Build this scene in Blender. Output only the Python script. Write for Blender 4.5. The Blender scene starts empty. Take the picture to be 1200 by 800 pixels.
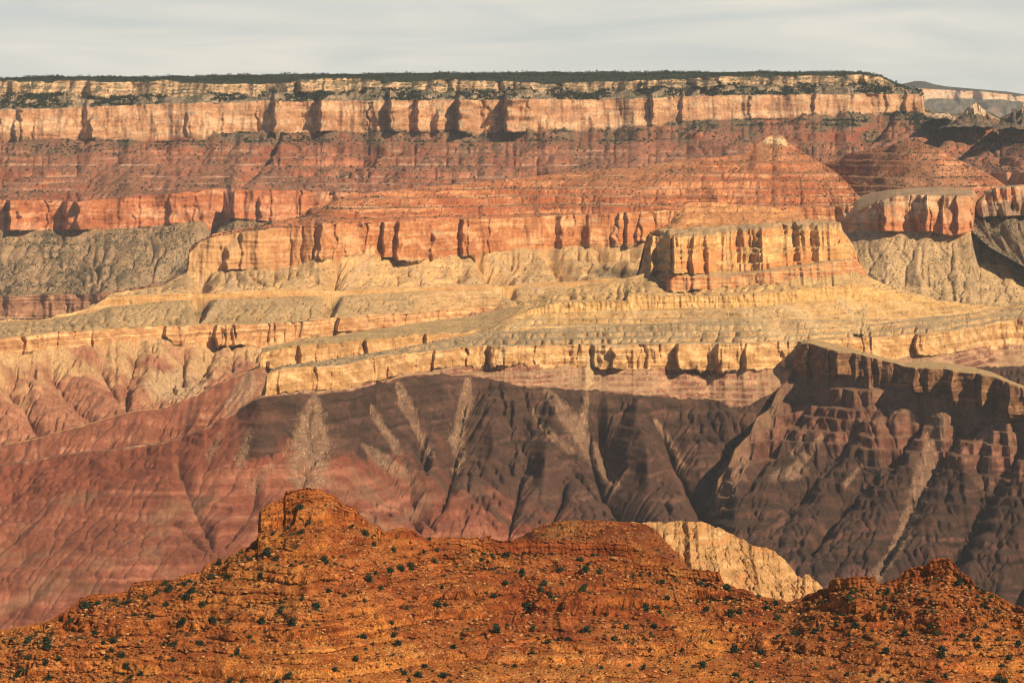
import bpy, math
import numpy as np

# ------------------------------------------------------------------ camera, sky, sun, exposure
sc = bpy.context.scene
FPX, YH, HC = 4000.0, 150.0, 2240.0        # focal length in photo pixels, row of eye level, eye height (m)
cam_d = bpy.data.cameras.new('camera')
cam = bpy.data.objects.new('camera', cam_d)
sc.collection.objects.link(cam)
sc.camera = cam
cam.location = (0, 0, HC)
cam.rotation_euler = (math.radians(90), 0, 0)
cam_d.sensor_fit = 'HORIZONTAL'
cam_d.sensor_width = 36.0
cam_d.lens = 36.0 * FPX / 1200.0
cam_d.shift_y = -(400.0 - YH) / 1200.0
cam_d.clip_start = 5.0
cam_d.clip_end = 120000.0

SUN_EL, SUN_AZ = 35.0, 42.0                 # azimuth: degrees to the right of straight behind the camera
se, sa = math.radians(SUN_EL), math.radians(SUN_AZ)
SUN = np.array([math.sin(sa) * math.cos(se), -math.cos(sa) * math.cos(se), math.sin(se)])
sl = bpy.data.lights.new('sun', 'SUN')
sl.energy = 5.0
sl.angle = math.radians(0.53)
sl.color = (1.0, 0.81, 0.55)
so = bpy.data.objects.new('sun', sl)
sc.collection.objects.link(so)
from mathutils import Vector
so.rotation_euler = Vector(tuple(SUN)).to_track_quat('Z', 'Y').to_euler()

w = bpy.data.worlds.new('World')
sc.world = w
w.use_nodes = True
wt = w.node_tree
for n in list(wt.nodes):
    wt.nodes.remove(n)
N = wt.nodes.new
L = wt.links.new
wo = N('ShaderNodeOutputWorld')
bg = N('ShaderNodeBackground')
bg.inputs['Strength'].default_value = 0.05
sky = N('ShaderNodeTexSky')
sky.sky_type = 'NISHITA'
sky.sun_disc = False
sky.sun_elevation = se
sky.sun_rotation = math.atan2(SUN[0], SUN[1])
sky.altitude = 2200
sky.air_density = 1.0
sky.dust_density = 1.2
sky.ozone_density = 1.0
# thin high cloud: a streaky veil that is dense low over the horizon and opens up overhead
tc = N('ShaderNodeTexCoord')
mp = N('ShaderNodeMapping')
mp.inputs['Scale'].default_value = (9.0, 9.0, 85.0)
mp.inputs['Rotation'].default_value = (0.0, math.radians(4), 0.0)
L(tc.outputs['Generated'], mp.inputs['Vector'])
nz1 = N('ShaderNodeTexNoise')
nz1.inputs['Scale'].default_value = 1.3
nz1.inputs['Detail'].default_value = 6
nz1.inputs['Roughness'].default_value = 0.5
nz1.inputs['Distortion'].default_value = 0.6
L(mp.outputs['Vector'], nz1.inputs['Vector'])
cr = N('ShaderNodeValToRGB')
cr.color_ramp.elements[0].position = 0.36
cr.color_ramp.elements[0].color = (9.0, 9.35, 8.9, 1)
cr.color_ramp.elements[1].position = 0.66
cr.color_ramp.elements[1].color = (12.3, 11.5, 10.1, 1)
L(nz1.outputs['Fac'], cr.inputs['Fac'])
sx = N('ShaderNodeSeparateXYZ')
L(tc.outputs['Generated'], sx.inputs['Vector'])
mr = N('ShaderNodeMapRange')
mr.interpolation_type = 'SMOOTHSTEP'
mr.inputs['From Min'].default_value = 0.05
mr.inputs['From Max'].default_value = 0.16
mr.inputs['To Min'].default_value = 0.92
mr.inputs['To Max'].default_value = 0.06
L(sx.outputs['Z'], mr.inputs['Value'])
mx = N('ShaderNodeMix')
mx.data_type = 'RGBA'
L(mr.outputs['Result'], mx.inputs['Factor'])
L(sky.outputs['Color'], mx.inputs['A'])
L(cr.outputs['Color'], mx.inputs['B'])
L(mx.outputs['Result'], bg.inputs['Color'])
L(bg.outputs['Background'], wo.inputs['Surface'])

sc.view_settings.view_transform = 'Standard'
sc.view_settings.look = 'None'
sc.view_settings.exposure = 0.5
sc.view_settings.gamma = 1.0
sc.view_settings.use_curve_mapping = False
HAZE_DENSITY = 0.75e-5
sc.cycles.use_denoising = True
sc.cycles.denoiser = 'OPENIMAGEDENOISE'
sc.cycles.denoising_input_passes = 'RGB_ALBEDO_NORMAL'
sc.cycles.denoising_prefilter = 'ACCURATE'
sc.cycles.filter_width = 1.1
sc.cycles.max_bounces = 6
sc.cycles.diffuse_bounces = 2

# ------------------------------------------------------------------ noise
rng = np.random.default_rng(11)
_PERM = rng.permutation(4096).astype(np.int64)
_ANG = rng.random(4096) * 2 * np.pi
_GX, _GY = np.cos(_ANG).astype(np.float32), np.sin(_ANG).astype(np.float32)
_VAL = rng.random(4096).astype(np.float32)

def hsh(i, j, seed=0):
    return _PERM[(i + _PERM[(j + _PERM[seed & 4095]) & 4095]) & 4095]

def gnoise(x, y, seed=0):
    xf, yf = np.floor(x), np.floor(y)
    xi, yi = xf.astype(np.int64), yf.astype(np.int64)
    fx, fy = (x - xf).astype(np.float32), (y - yf).astype(np.float32)
    u, v = fx * fx * fx * (fx * (fx * 6 - 15) + 10), fy * fy * fy * (fy * (fy * 6 - 15) + 10)
    def g(a, b):
        h = hsh(xi + a, yi + b, seed)
        return _GX[h] * (fx - a) + _GY[h] * (fy - b)
    a0, a1 = g(0, 0), g(1, 0)
    b0, b1 = g(0, 1), g(1, 1)
    a = a0 + u * (a1 - a0)
    return 1.5 * (a + v * (b0 + u * (b1 - b0) - a))

def fbm(x, y, o=4, seed=0, gain=0.5, lac=2.03):
    s, a, f = 0.0, 1.0, 1.0
    for k in range(o):
        s = s + a * gnoise(x * f + 17.3 * k, y * f + 9.1 * k, seed + 31 * k)
        a *= gain
        f *= lac
    return s

def ridged(x, y, o=3, seed=0, gain=0.5):
    s, a, f = 0.0, 1.0, 1.0
    for k in range(o):
        s = s + a * (1 - np.abs(gnoise(x * f, y * f, seed + 13 * k)) * 1.9)
        a *= gain
        f *= 2.07
    return s

def cell(x, seed=0, y=0):
    return _VAL[hsh(np.floor(x).astype(np.int64), np.floor(np.asarray(y) + np.zeros_like(x)).astype(np.int64), seed)]

def sstep(a, b, x):
    t = np.clip((x - a) / (b - a), 0, 1)
    return t * t * (3 - 2 * t)

def lerp(a, b, m):
    return a + (np.asarray(b) - a) * m

def terrace_table(th, seed, hard=2.6):
    r = np.random.default_rng(seed)
    zi, zo = [700.0], [700.0]
    while zi[-1] < 3000:
        l = th * r.uniform(0.45, 1.7)
        a = l * r.uniform(0.25, 0.5)
        e = a * min(hard * r.uniform(.7, 1.2), 0.93 * l / a)
        zi += [zi[-1] + l - a, zi[-1] + l]
        zo += [zo[-1] + l - e, zo[-1] + l]
    return np.array(zi), np.array(zo)

def polydist(px, py, pts, ysc=1.0):
    """distance to a polyline and the fraction along it"""
    d = np.full(px.shape, 1e9, np.float32)
    fr = np.zeros(px.shape, np.float32)
    n = len(pts) - 1
    for i in range(n):
        (x0, y0), (x1, y1) = pts[i], pts[i + 1]
        dx, dy = x1 - x0, (y1 - y0) * ysc
        t = np.clip(((px - x0) * dx + (py - y0) * ysc * dy) / (dx * dx + dy * dy + 1e-9), 0, 1)
        dd = np.hypot(px - x0 - t * dx, (py - y0) * ysc - t * dy)
        m = dd < d
        d[m] = dd[m]
        fr[m] = ((i + t) / n)[m]
    return d, fr

def C(*a):
    return np.array(a, np.float32)

# ------------------------------------------------------------------ materials
def node_mat(name, attr=True, color=(0.5, 0.5, 0.5), rough=0.95, scale=0.1, amt=0.25, bump=0.0, bdist=1.0, zstretch=1.0, bscale=None):
    m = bpy.data.materials.new(name)
    m.use_nodes = True
    nt = m.node_tree
    p = nt.nodes['Principled BSDF']
    p.inputs['Roughness'].default_value = rough
    p.inputs['Specular IOR Level'].default_value = 0.12
    t = nt.nodes.new('ShaderNodeTexCoord')
    mpp = nt.nodes.new('ShaderNodeMapping')
    mpp.inputs['Scale'].default_value = (1, 1, zstretch)
    nt.links.new(t.outputs['Object'], mpp.inputs['Vector'])
    nz = nt.nodes.new('ShaderNodeTexNoise')
    nz.inputs['Scale'].default_value = scale
    nz.inputs['Detail'].default_value = 6
    nz.inputs['Roughness'].default_value = 0.65
    nt.links.new(mpp.outputs['Vector'], nz.inputs['Vector'])
    r = nt.nodes.new('ShaderNodeMapRange')
    r.inputs['From Min'].default_value = 0.25
    r.inputs['From Max'].default_value = 0.75
    r.inputs['To Min'].default_value = 1 - amt
    r.inputs['To Max'].default_value = 1 + amt
    nt.links.new(nz.outputs['Fac'], r.inputs['Value'])
    mxx = nt.nodes.new('ShaderNodeMix')
    mxx.data_type = 'RGBA'
    mxx.blend_type = 'MULTIPLY'
    mxx.inputs['Factor'].default_value = 1.0
    if attr:
        a = nt.nodes.new('ShaderNodeAttribute')
        a.attribute_name = 'rock_colour'
        nt.links.new(a.outputs['Color'], mxx.inputs['A'])
    else:
        mxx.inputs['A'].default_value = (*color, 1)
    nt.links.new(r.outputs['Result'], mxx.inputs['B'])
    nt.links.new(mxx.outputs['Result'], p.inputs['Base Color'])
    if bump > 0:
        nb = nt.nodes.new('ShaderNodeTexNoise')
        nb.inputs['Scale'].default_value = bscale or scale
        nb.inputs['Detail'].default_value = 5
        nb.inputs['Roughness'].default_value = 0.7
        nt.links.new(mpp.outputs['Vector'], nb.inputs['Vector'])
        b = nt.nodes.new('ShaderNodeBump')
        b.inputs['Strength'].default_value = bump
        b.inputs['Distance'].default_value = bdist
        nt.links.new(nb.outputs['Fac'], b.inputs['Height'])
        nt.links.new(b.outputs['Normal'], p.inputs['Normal'])
    return m

MAT_FAR = node_mat('layered_rock_far', scale=0.03, amt=0.30, bump=0.6, bdist=9.0, zstretch=1.6)
MAT_MID = node_mat('layered_rock', scale=0.06, amt=0.26, bump=0.6, bdist=5.0, zstretch=1.4)
MAT_NEAR = node_mat('red_rubble_rock', scale=0.7, amt=0.35, bump=0.7, bdist=0.7, bscale=0.8)

# ------------------------------------------------------------------ mesh helpers
def mesh_object(name, co, faces, mat, col=None, smooth=False, label=None, cat=None, kind=None, group=None):
    """co (n,3); faces (m,k) of one size"""
    me = bpy.data.meshes.new(name)
    nf, k = faces.shape
    me.vertices.add(len(co))
    me.vertices.foreach_set('co', np.ascontiguousarray(co, np.float32).ravel())
    me.loops.add(nf * k)
    me.loops.foreach_set('vertex_index', np.ascontiguousarray(faces, np.int32).ravel())
    me.polygons.add(nf)
    me.polygons.foreach_set('loop_start', np.arange(0, nf * k, k, dtype=np.int32))
    if smooth:
        me.polygons.foreach_set('use_smooth', np.ones(nf, bool))
    if col is not None:
        a = me.color_attributes.new('rock_colour', 'FLOAT_COLOR', 'POINT')
        rgba = np.ones((len(co), 4), np.float32)
        rgba[:, :3] = col
        a.data.foreach_set('color', rgba.ravel())
    me.update(calc_edges=True)
    me.materials.append(mat)
    o = bpy.data.objects.new(name, me)
    sc.collection.objects.link(o)
    tag(o, label, cat, kind, group)
    return o

def tag(o, label=None, cat=None, kind=None, group=None):
    if label: o['label'] = label
    if cat: o['category'] = cat
    if kind: o['kind'] = kind
    if group: o['group'] = group

def pl(pts):
    a = np.array(pts, float)
    return lambda x: np.interp(x, a[:, 0], a[:, 1])

class Sweep:
    """A stretch of canyon terrain: contour lines of the strata, traced bottom to top, each with its
    own distance and elevation, and rock faces / slopes spanned between them."""
    def __init__(s, x0, x1, dx):
        s.xs = np.arange(x0, x1 + dx * .5, dx)
        s.lines, s.segs = [], []
    def line(s, y, Y=None, Z=None, rel=None, amp=0.0, jit=0.0, js=22.0, sm=0.0, jx=None):
        yy = pl(y)(s.xs) if not callable(y) else y(s.xs)
        if jit:
            yy = yy + jit * fbm(s.xs / js, s.xs * 0 + len(s.lines) * 7.7, 4, 77 + len(s.lines), .6) * (1 if jx is None else sstep(jx, jx + 25, s.xs))
        if rel is not None:
            YY = s.lines[rel[0]][1] + (pl(rel[1])(s.xs) if isinstance(rel[1], list) else rel[1])
        elif Y is not None:
            YY = pl(Y)(s.xs) if isinstance(Y, list) else np.full(s.xs.shape, float(Y))
        else:
            YY = FPX * (HC - Z) / (yy - YH)
        if sm:
            h = int(3 * sm / (s.xs[1] - s.xs[0])) + 1
            k = np.exp(-.5 * (np.arange(-h, h + 1) * (s.xs[1] - s.xs[0]) / sm) ** 2)
            k /= k.sum()
            yy = np.convolve(np.pad(yy, h, mode='edge'), k, mode='valid')
            YY = np.convolve(np.pad(YY, h, mode='edge'), k, mode='valid')
        ZZ = HC - (yy - YH) / FPX * YY
        s.lines.append((yy, YY, ZZ, amp))
    def seg(s, kind, n, p=1.0, **kw):
        s.segs.append((kind, n, p, kw))
    def build(s, big=(260., 1)):
        Y, Z, T, K, A, kinds = [], [], [], [], [], []
        for i, (kind, n, p, kw) in enumerate(s.segs):
            a, b = s.lines[i], s.lines[i + 1]
            last = i == len(s.segs) - 1
            t = np.linspace(0, 1, n + 1)[: n + 1 if last else n][:, None]
            tz = t ** p
            Y.append(a[1] + (b[1] - a[1]) * t)
            Z.append(a[2] + (b[2] - a[2]) * tz)
            T.append(t + 0 * a[1])
            K.append(np.full((len(t), len(s.xs)), i))
            A.append(a[3] + (b[3] - a[3]) * t + 0 * a[1])
        s.Y, s.Z, s.T, s.K, s.A = (np.vstack(v).astype(np.float64) for v in (Y, Z, T, K, A))
        s.K = s.K.astype(int)
        # smooth the folds between segments a little (not at cliffs)
        s.X = (s.xs[None, :] - 600.0) / FPX * s.Y
        s.px0 = s.xs[None, :] + 0 * s.Y
        s.py0 = YH + FPX * (HC - s.Z) / s.Y
        sc_, sd = big
        s.thick = np.zeros_like(s.Y)
        for i in range(len(s.segs)):
            m = s.K == i
            s.thick[m] = np.broadcast_to(np.abs(s.lines[i + 1][2] - s.lines[i][2])[None, :], s.K.shape)[m]
        # plan form: scalloped alcoves between blunt points
        n = (ridged(s.X / sc_, s.Z / 900.0, 3, sd) - 0.9) + 0.5 * fbm(s.X / (sc_ * .35), s.Z / 500., 3, sd + 5)
        s.Y = s.Y - s.A * n
        s.X = (s.px0 - 600.0) / FPX * s.Y
        return s
    def m(s, *idx):
        return np.isin(s.K, idx)
    def env(s, m):
        return np.sin(np.pi * np.clip(s.T[m], 0, 1)) ** 0.6
    def cliff(s, idx, flute=10., fx=16., fz=120., bed=3., bz=9., seed=3, crack=0., cx=60.):
        m = s.m(*idx)
        X, Z = s.X[m], s.Z[m]
        k = np.clip(s.thick[m] / 25.0, 0, 1)
        d = flute * fbm(X / fx, Z / fz, 4, seed) + bed * fbm(Z / bz + .3 * fbm(X / 90, Z / 90, 2, seed + 3), X / 300., 3, seed + 1)
        if crack:
            c = np.abs(gnoise(X / cx + .14 * gnoise(X / 31, Z / 40., seed + 8), Z / (cx * 40), seed + 7))
            d = d - crack * np.exp(-(c / 0.045) ** 2) * sstep(0., .5, fbm(X / (cx * 2.3), Z / (cx * 5), 2, seed + 12) + .1)
        s.Y[m] -= d * k
    def gully(s, idx, depth, sx=60., warp=.5, st=1.2, seed=5, o=3, lean=0.0):
        m = s.m(*idx)
        X, t = s.X[m], s.T[m]
        u = X / sx + warp * fbm(X / (sx * 1.7), t * st, 2, seed + 9) + lean * t
        g = ridged(u, t * st * .5, o, seed) - .8
        s.Z[m] += depth * g * s.env(m)
    def buttress(s, idx, gap, depth, seed, fall=2.5, wid=(6, 30)):
        """irregular upright ribs and clefts: each rib steep on its left, only part of the cliff high"""
        m = s.m(*idx)
        x, Z, t = s.px0[m], s.Z[m], s.T[m]
        q = np.random.default_rng(seed)
        k = np.clip(s.thick[m] / 30.0, 0, 1)
        add = np.zeros_like(x)
        wob = 3.5 * fbm(x / 30., Z / 40., 3, seed + 1)
        xx = x + wob
        x0 = s.xs[0]
        while x0 < s.xs[-1]:
            x0 += q.exponential(gap) + 2
            w_ = q.uniform(*wid)
            d = depth * q.exponential(1.0) * .8 * float(sstep(-.35, .45, gnoise(np.array([x0 / 70.]), np.array([seed * .37]), seed)))
            top = q.uniform(.45, 1.25)
            near = (xx > x0 - 8) & (xx < x0 + w_)
            if not near.any():
                continue
            u = xx[near] - x0
            fl = fall * q.uniform(.6, 2.2)
            f = np.where(u < 0, np.clip(1 + u / fl, 0, 1), np.clip(1 - u / w_, 0, 1) ** .8)
            f = f * sstep(top + .12, top - .12, t[near])
            add[near] = np.maximum(add[near], d * f)
        s.Y[m] -= add * k
    def rough(s, idx, a, sc_, seed=6, o=4):
        m = s.m(*idx)
        s.Z[m] += a * fbm(s.X[m] / sc_, s.Y[m] / sc_, o, seed)
    def terr(s, idx, th, mix=.8, seed=7, hard=2.6, msc=300., warp=3.0):
        m = s.m(*idx)
        zi, zo = terrace_table(th, seed, hard)
        X, Y, Z = s.X[m], s.Y[m], s.Z[m]
        wv = warp * fbm(X / (msc * .5), Y / (msc * .5), 3, seed + 4)
        q = np.clip(mix * (.75 + .9 * fbm(X / msc, Y / msc, 3, seed + 2)), 0, 1)
        Zt = np.interp(Z + wv, zi, zo) - wv
        k = np.clip(s.thick[m] / 15.0, 0, 1)
        s.Z[m] = Z + (Zt - Z) * q * k
    def carve(s, idx, pts, depth, width, ysc=1.0, sharp=1.0, inY=0.0, fade=None):
        m = s.m(*idx)
        x, y = s.px0[m], s.py0[m]
        d, f = polydist(x, y, pts, ysc)
        wv = width * (.35 + .65 * np.sin(np.pi * np.clip(f * .9 + .1, 0, 1)))
        c = np.exp(-(d / wv) ** (2 if sharp == 1 else 1.2))
        if fade is not None:
            c = c * np.where(s.K[m] == fade, 1 - sstep(.72, .98, s.T[m]), 1.0)
        s.Z[m] -= depth * c
        if inY: s.Y[m] += inY * c
    def erode(s, idx, depth, iters=24, diff=.10, top=.0, bot=.0, m_=.45, reach=2, seed=9, amp0=1.5, cs=None):
        """running water: route it row by row downhill towards the foot of the slope, cut where it gathers"""
        rows = np.nonzero(np.isin(s.K[:, 0], idx))[0]
        r0, r1 = rows[0], rows[-1] + 1
        Z = s.Z[r0:r1].copy()
        Y = s.Y[r0:r1]
        nr, nc = Z.shape
        q = np.random.default_rng(seed)
        Z += amp0 * fbm(s.X[r0:r1] / 60., Y / 60., 5, seed, .6) * 2
        cs_ = np.ones(nc) if cs is None else cs(s.xs)
        Z0 = Z.copy()
        env = np.ones(nr)
        f_ = np.linspace(0, 1, nr)
        if bot: env *= sstep(0, bot, f_)
        if top: env *= sstep(1, 1 - top, f_)
        col_ = np.arange(nc)
        tot = np.zeros_like(Z)
        for it in range(iters):
            acc = np.ones_like(Z)
            for r in range(nr - 1, 0, -1):
                zr = Z[r - 1]
                best = zr.copy()
                tgt = col_.copy()
                for k in range(1, reach + 1):
                    a = np.empty(nc); a[:] = 1e9; a[k:] = zr[:-k] + k * .02
                    b = np.empty(nc); b[:] = 1e9; b[:-k] = zr[k:] + k * .02
                    m1 = a < best; best[m1] = a[m1]; tgt[m1] = col_[m1] - k
                    m2 = b < best; best[m2] = b[m2]; tgt[m2] = col_[m2] + k
                acc[r - 1] += np.bincount(tgt, weights=acc[r], minlength=nc)
            a_ = np.power(acc / 60., m_)
            inc = np.minimum(a_, 3.0)
            inc = inc * (depth / iters) * env[:, None] * cs_[None, :]
            Z -= inc
            # the banks slump
            d = diff
            Zp = np.pad(Z, ((0, 0), (1, 1)), mode='edge')
            Z = Z + d * (Zp[:, 2:] + Zp[:, :-2] - 2 * Z)
            Zp = np.pad(Z, ((1, 1), (0, 0)), mode='edge')
            lap = Zp[2:] + Zp[:-2] - 2 * Z
            lap[0] = 0; lap[-1] = 0
            Z = Z + d * .4 * lap * env[:, None]
        dz = (Z - Z0) * env[:, None]
        dz += (.33 * depth * env)[:, None] * cs_[None, :]
        s.Z[r0:r1] += dz
        if not hasattr(s, 'flow'): s.flow = np.zeros_like(s.Z)
        s.flow[r0:r1] = np.log(acc)
        return acc
    def step(s, idx, x0, w_, depth, fall=2.5, tr=None):
        """a promontory: steep on its left, easing off to the right"""
        m = s.m(*idx)
        x = s.px0[m] + 3 * gnoise(s.Z[m] / 40., s.px0[m] * 0, int(x0)) 
        f = np.where(x < x0, np.clip(1 - (x0 - x) / fall, 0, 1), np.clip(1 - (x - x0) / w_, 0, 1))
        f = f * (.85 + .3 * np.clip(gnoise(s.Z[m] / 45. + x0, x / 20., int(x0) + 5), -1, 1))
        if tr: f = f * ((s.T[m] >= tr[0]) & (s.T[m] <= tr[1]))
        s.Y[m] -= depth * f
    def finish(s):
        s.X = (s.px0 - 600.0) / FPX * s.Y
        P = np.stack([s.X, s.Y, s.Z], -1)
        du = np.gradient(P, axis=1)
        dv = np.gradient(P, axis=0)
        n = np.cross(du, dv)
        n /= np.linalg.norm(n, axis=-1, keepdims=True) + 1e-9
        s.N = n
        s.nz = np.abs(n[..., 2])
        s.px = s.px0
        s.py = YH + FPX * (HC - s.Z) / s.Y
        s.col = np.zeros(s.X.shape + (3,), np.float32)
        return s
    def paint(s, idx, f, **kw):
        m = s.m(*idx)
        s.col[m] = f(s, m, **kw)
    def mesh(s, name, mat, **kw):
        r, c = s.X.shape
        i = np.arange(r * c).reshape(r, c)
        f = np.stack([i[:-1, :-1], i[:-1, 1:], i[1:, 1:], i[1:, :-1]], -1).reshape(-1, 4)
        co = np.stack([s.X, s.Y, s.Z], -1).reshape(-1, 3)
        return mesh_object(name, co, f, mat, np.clip(s.col, .004, .9).reshape(-1, 3), **kw)

# ------------------------------------------------------------------ rock colours (albedo)
def rock(s, m, base, alt=None, dust=None, dust_nz=(.55, .9), band=.18, bz=10., blot=.2, streak=.2, bsc=70., scrub=0.0,
         scrub_c=(.045, .05, .03), scrub_sc=60., seed=21, salt=.1, bandx=900.):
    X, Y, Z, nz = s.X[m], s.Y[m], s.Z[m], s.nz[m]
    base = C(*base)
    c = np.broadcast_to(base, (len(X), 3)).copy()
    b1 = fbm((Z + .35 * bz * fbm(X / 45., Z / 30., 3, seed + 5)) / bz, X / bandx, 4, seed, .7)
    b2 = fbm(X / bsc, (Y + 2 * Z) / bsc, 4, seed + 1)
    wx = X + 14 * fbm(X / 40., Z / 40., 2, seed + 7)
    b3 = fbm(wx / 11., Z / 45., 3, seed + 2) * (.5 + sstep(-.2, .4, fbm(X / 80., Z / 80., 2, seed + 8)))
    b1 = b1 * (.35 + .9 * sstep(-.25, .4, fbm(X / (bsc * 1.5), Z / (bz * 4), 2, seed + 9)))
    if alt is not None:
        k = sstep(-.15, .55, b1 * .6 + b2 * .5 + .3 * b3)[:, None]
        c = lerp(c, C(*alt), k)
    c *= (1 + band * b1 + blot * b2 + streak * b3 * sstep(.75, .4, nz))[:, None]
    if dust is not None:
        dk = sstep(dust_nz[0], dust_nz[1], nz + .12 * fbm(X / 25., Y / 25., 3, seed + 4))[:, None]
        dc = C(*dust) * (1 + .18 * b2 + .25 * salt * rng.standard_normal(len(X)))[:, None]
        c = lerp(c, dc, dk)
    c *= (1 + salt * rng.standard_normal(len(X)))[:, None]
    if scrub:
        pr = scrub * (1 + 1.6 * fbm(X / scrub_sc, Y / scrub_sc, 3, seed + 6)) * sstep(.3, .75, nz)
        h = rng.random(len(X)) < pr
        c[h] = lerp(c[h], C(*scrub_c), .8)
    return c

def rubble_tongue(s, idx, pts, colr, strength=.9, seed=40, bright=(.46, .30, .17)):
    """a tongue of fallen ledge blocks, widening down its chute, ragged at the edge, big blocks showing"""
    m = s.m(*idx)
    x, y = s.px[m], s.py[m]
    best = np.full(len(x), 9.0)
    ew = .24 * fbm(x / 12., y / 10., 4, seed, .6)
    for (x0, y0, w0), (x1, y1, w1) in zip(pts[:-1], pts[1:]):
        dx, dy = x1 - x0, y1 - y0
        t = np.clip(((x - x0) * dx + (y - y0) * dy) / (dx * dx + dy * dy + 1e-9), 0, 1)
        d = np.hypot(x - x0 - t * dx, y - y0 - t * dy) / (w0 + (w1 - w0) * t)
        best = np.minimum(best, d)
    v = best + ew
    if not hasattr(s, 'tongue'): s.tongue = np.zeros_like(s.Z)
    s.tongue[m] = np.maximum(s.tongue[m], strength * sstep(1.35, .55, v))
    k = sstep(1.15, .6, v) * strength * .98 * (.8 + .5 * fbm(x / 10., y / 10., 3, seed + 4))
    k = np.clip(k, 0, 1)
    k = np.maximum(k, (rng.random(len(x)) < .07) * sstep(1.6, 1.0, v) * .7)
    cc = C(*colr) * (1 + .2 * fbm(x / 6., y / 6., 3, seed + 1) + .16 * rng.standard_normal(len(x)))[:, None]
    b = rng.random(len(x)) < .07
    cc[b] = C(*bright) * (.8 + .4 * rng.random(b.sum()))[:, None]
    s.col[m] = lerp(s.col[m], np.clip(cc, .02, .8), k[:, None])

def channels(s, idx, colr, lo=3.6, hi=5.4, strength=.6, side=None):
    """sand and stones lie along the beds the water has cut"""
    m = s.m(*idx)
    k = sstep(lo, hi, s.flow[m] + .5 * fbm(s.X[m] / 40., s.Y[m] / 40., 2, 91)) * strength
    s.col[m] = lerp(s.col[m], C(*colr) * (1 + .12 * rng.standard_normal(m.sum()))[:, None], k[:, None])

def overlay(s, idx, pts, width, colr, strength=.85, soft=.5, ysc=.6, seed=40, taper=.0, speck=.25):
    """loose light rock lying in a chute: a feature of the ground with its own ragged outline"""
    m = s.m(*idx)
    x, y = s.px[m], s.py[m]
    d, f = polydist(x, y, pts, ysc)
    wv = width * (1 - taper * (1 - f))
    nn = fbm(x / 14., y / 14., 4, seed) + .5 * rng.standard_normal(len(x)) * .6
    k = sstep(1 + soft, 1 - soft, d / (wv + .01) + .45 * nn)
    k = (k * strength)[:, None]
    cc = C(*colr) * (1 + speck * rng.standard_normal(len(x)))[:, None]
    s.col[m] = lerp(s.col[m], np.clip(cc, .02, .8), k)

# ------------------------------------------------------------------ palettes
COCO, COCO2 = (.40, .205, .108), (.44, .275, .162)
KAIB = (.40, .255, .145)
SUPAI, SUPAI2 = (.225, .070, .038), (.29, .118, .064)
SUPDUST = (.235, .102, .062)
REDW, REDW2 = (.37, .125, .052), (.50, .26, .13)
TAN, TAN2 = (.34, .235, .125), (.40, .27, .14)
TAPE, TAPE2 = (.43, .235, .095), (.48, .30, .145)
BAS = (.052, .029, .020)
DOX, DOX2 = (.170, .053, .030), (.205, .077, .045)
FOREST = (.022, .030, .018)

# ================================================================== far plateau beyond the cape
f = Sweep(1035, 1380, 1.0)
f.line([(1035, 175), (1380, 175)], Y=33000)
f.line([(1035, 146), (1120, 140), (1200, 143), (1380, 146)], Y=34600)
f.line([(1035, 118), (1080, 115), (1130, 114), (1200, 119), (1380, 126)], Y=35700, amp=150)
f.line([(1035, 106), (1070, 103.5), (1110, 105), (1150, 107), (1200, 112), (1380, 120)], Y=35770, amp=150)
f.line([(1035, 103), (1050, 100), (1062, 97.5), (1073, 95), (1084, 95.5), (1095, 99), (1110, 101.5), (1150, 105), (1180, 107.5), (1200, 110.5), (1380, 118)], Y=36300)
f.line([(1035, 103.5), (1380, 119)], Y=39500)
f.seg('slope', 18, 1.0); f.seg('slope', 30, 1.2); f.seg('cliff', 14); f.seg('slope', 6); f.seg('top', 6)
f.build((700., 3))
f.gully((0, 1), 80, 600., seed=5)
f.terr((0, 1), 60, seed=4)
f.cliff((2,), 45, 120., 300., 6, 20., 8)
f.finish()
f.paint((0, 1), rock, base=(.17, .11, .085), dust=(.12, .105, .085), bz=40., bsc=250., scrub=.25, scrub_sc=250.)
f.paint((2,), rock, base=(.50, .36, .24), alt=(.42, .22, .13), bz=30., bsc=200.)
f.paint((3, 4), rock, base=(.07, .06, .04), dust=(.05, .05, .035), bsc=200.)
f.mesh('far_plateau', MAT_FAR, kind='structure', cat='plateau', label='hazy blue-grey plateau with a pale cliff band, farthest land at the right skyline')

# ================================================================== north rim wall
A = Sweep(-150, 1400, 1.0)
R = 1081
def endcut(left, right):
    """strata that stop at the cape: left of it the traced line, right of it the low skyline of the red slopes"""
    a, b = pl(left), pl(right)
    return lambda x: np.where(x < R, a(x), lerp(a(np.minimum(x, R)), b(x), sstep(R, R + 3, x)))
low = [(1081, 131), (1095, 135), (1112, 137.5), (1130, 136.5), (1150, 132), (1160, 136), (1172, 142), (1178, 139), (1186, 135), (1192, 131), (1200, 129), (1240, 126), (1300, 128), (1400, 126)]
def lowp(d): return [(x, y + d) for x, y in low]
A.line([(-150, 420), (0, 410), (200, 370), (300, 330), (1400, 330)], Y=12700)
A.line([(-150, 378), (0, 373), (60, 372), (110, 366), (200, 345), (300, 318), (1400, 318)], Y=13250, amp=60)
A.line([(-150, 350), (0, 347), (60, 345), (110, 343), (200, 330), (300, 310), (1400, 312)], Y=13280, amp=60)
A.line([(-150, 268), (0, 269), (30, 269), (90, 268.5), (130, 267), (180, 264), (230, 258), (260, 253), (350, 262), (420, 270), (900, 268), (1000, 262), (1150, 250), (1400, 250)], Y=[(-150, 14000), (130, 14050), (262, 14120), (275, 14010), (1000, 13900), (1400, 13400)], amp=70)
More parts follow.
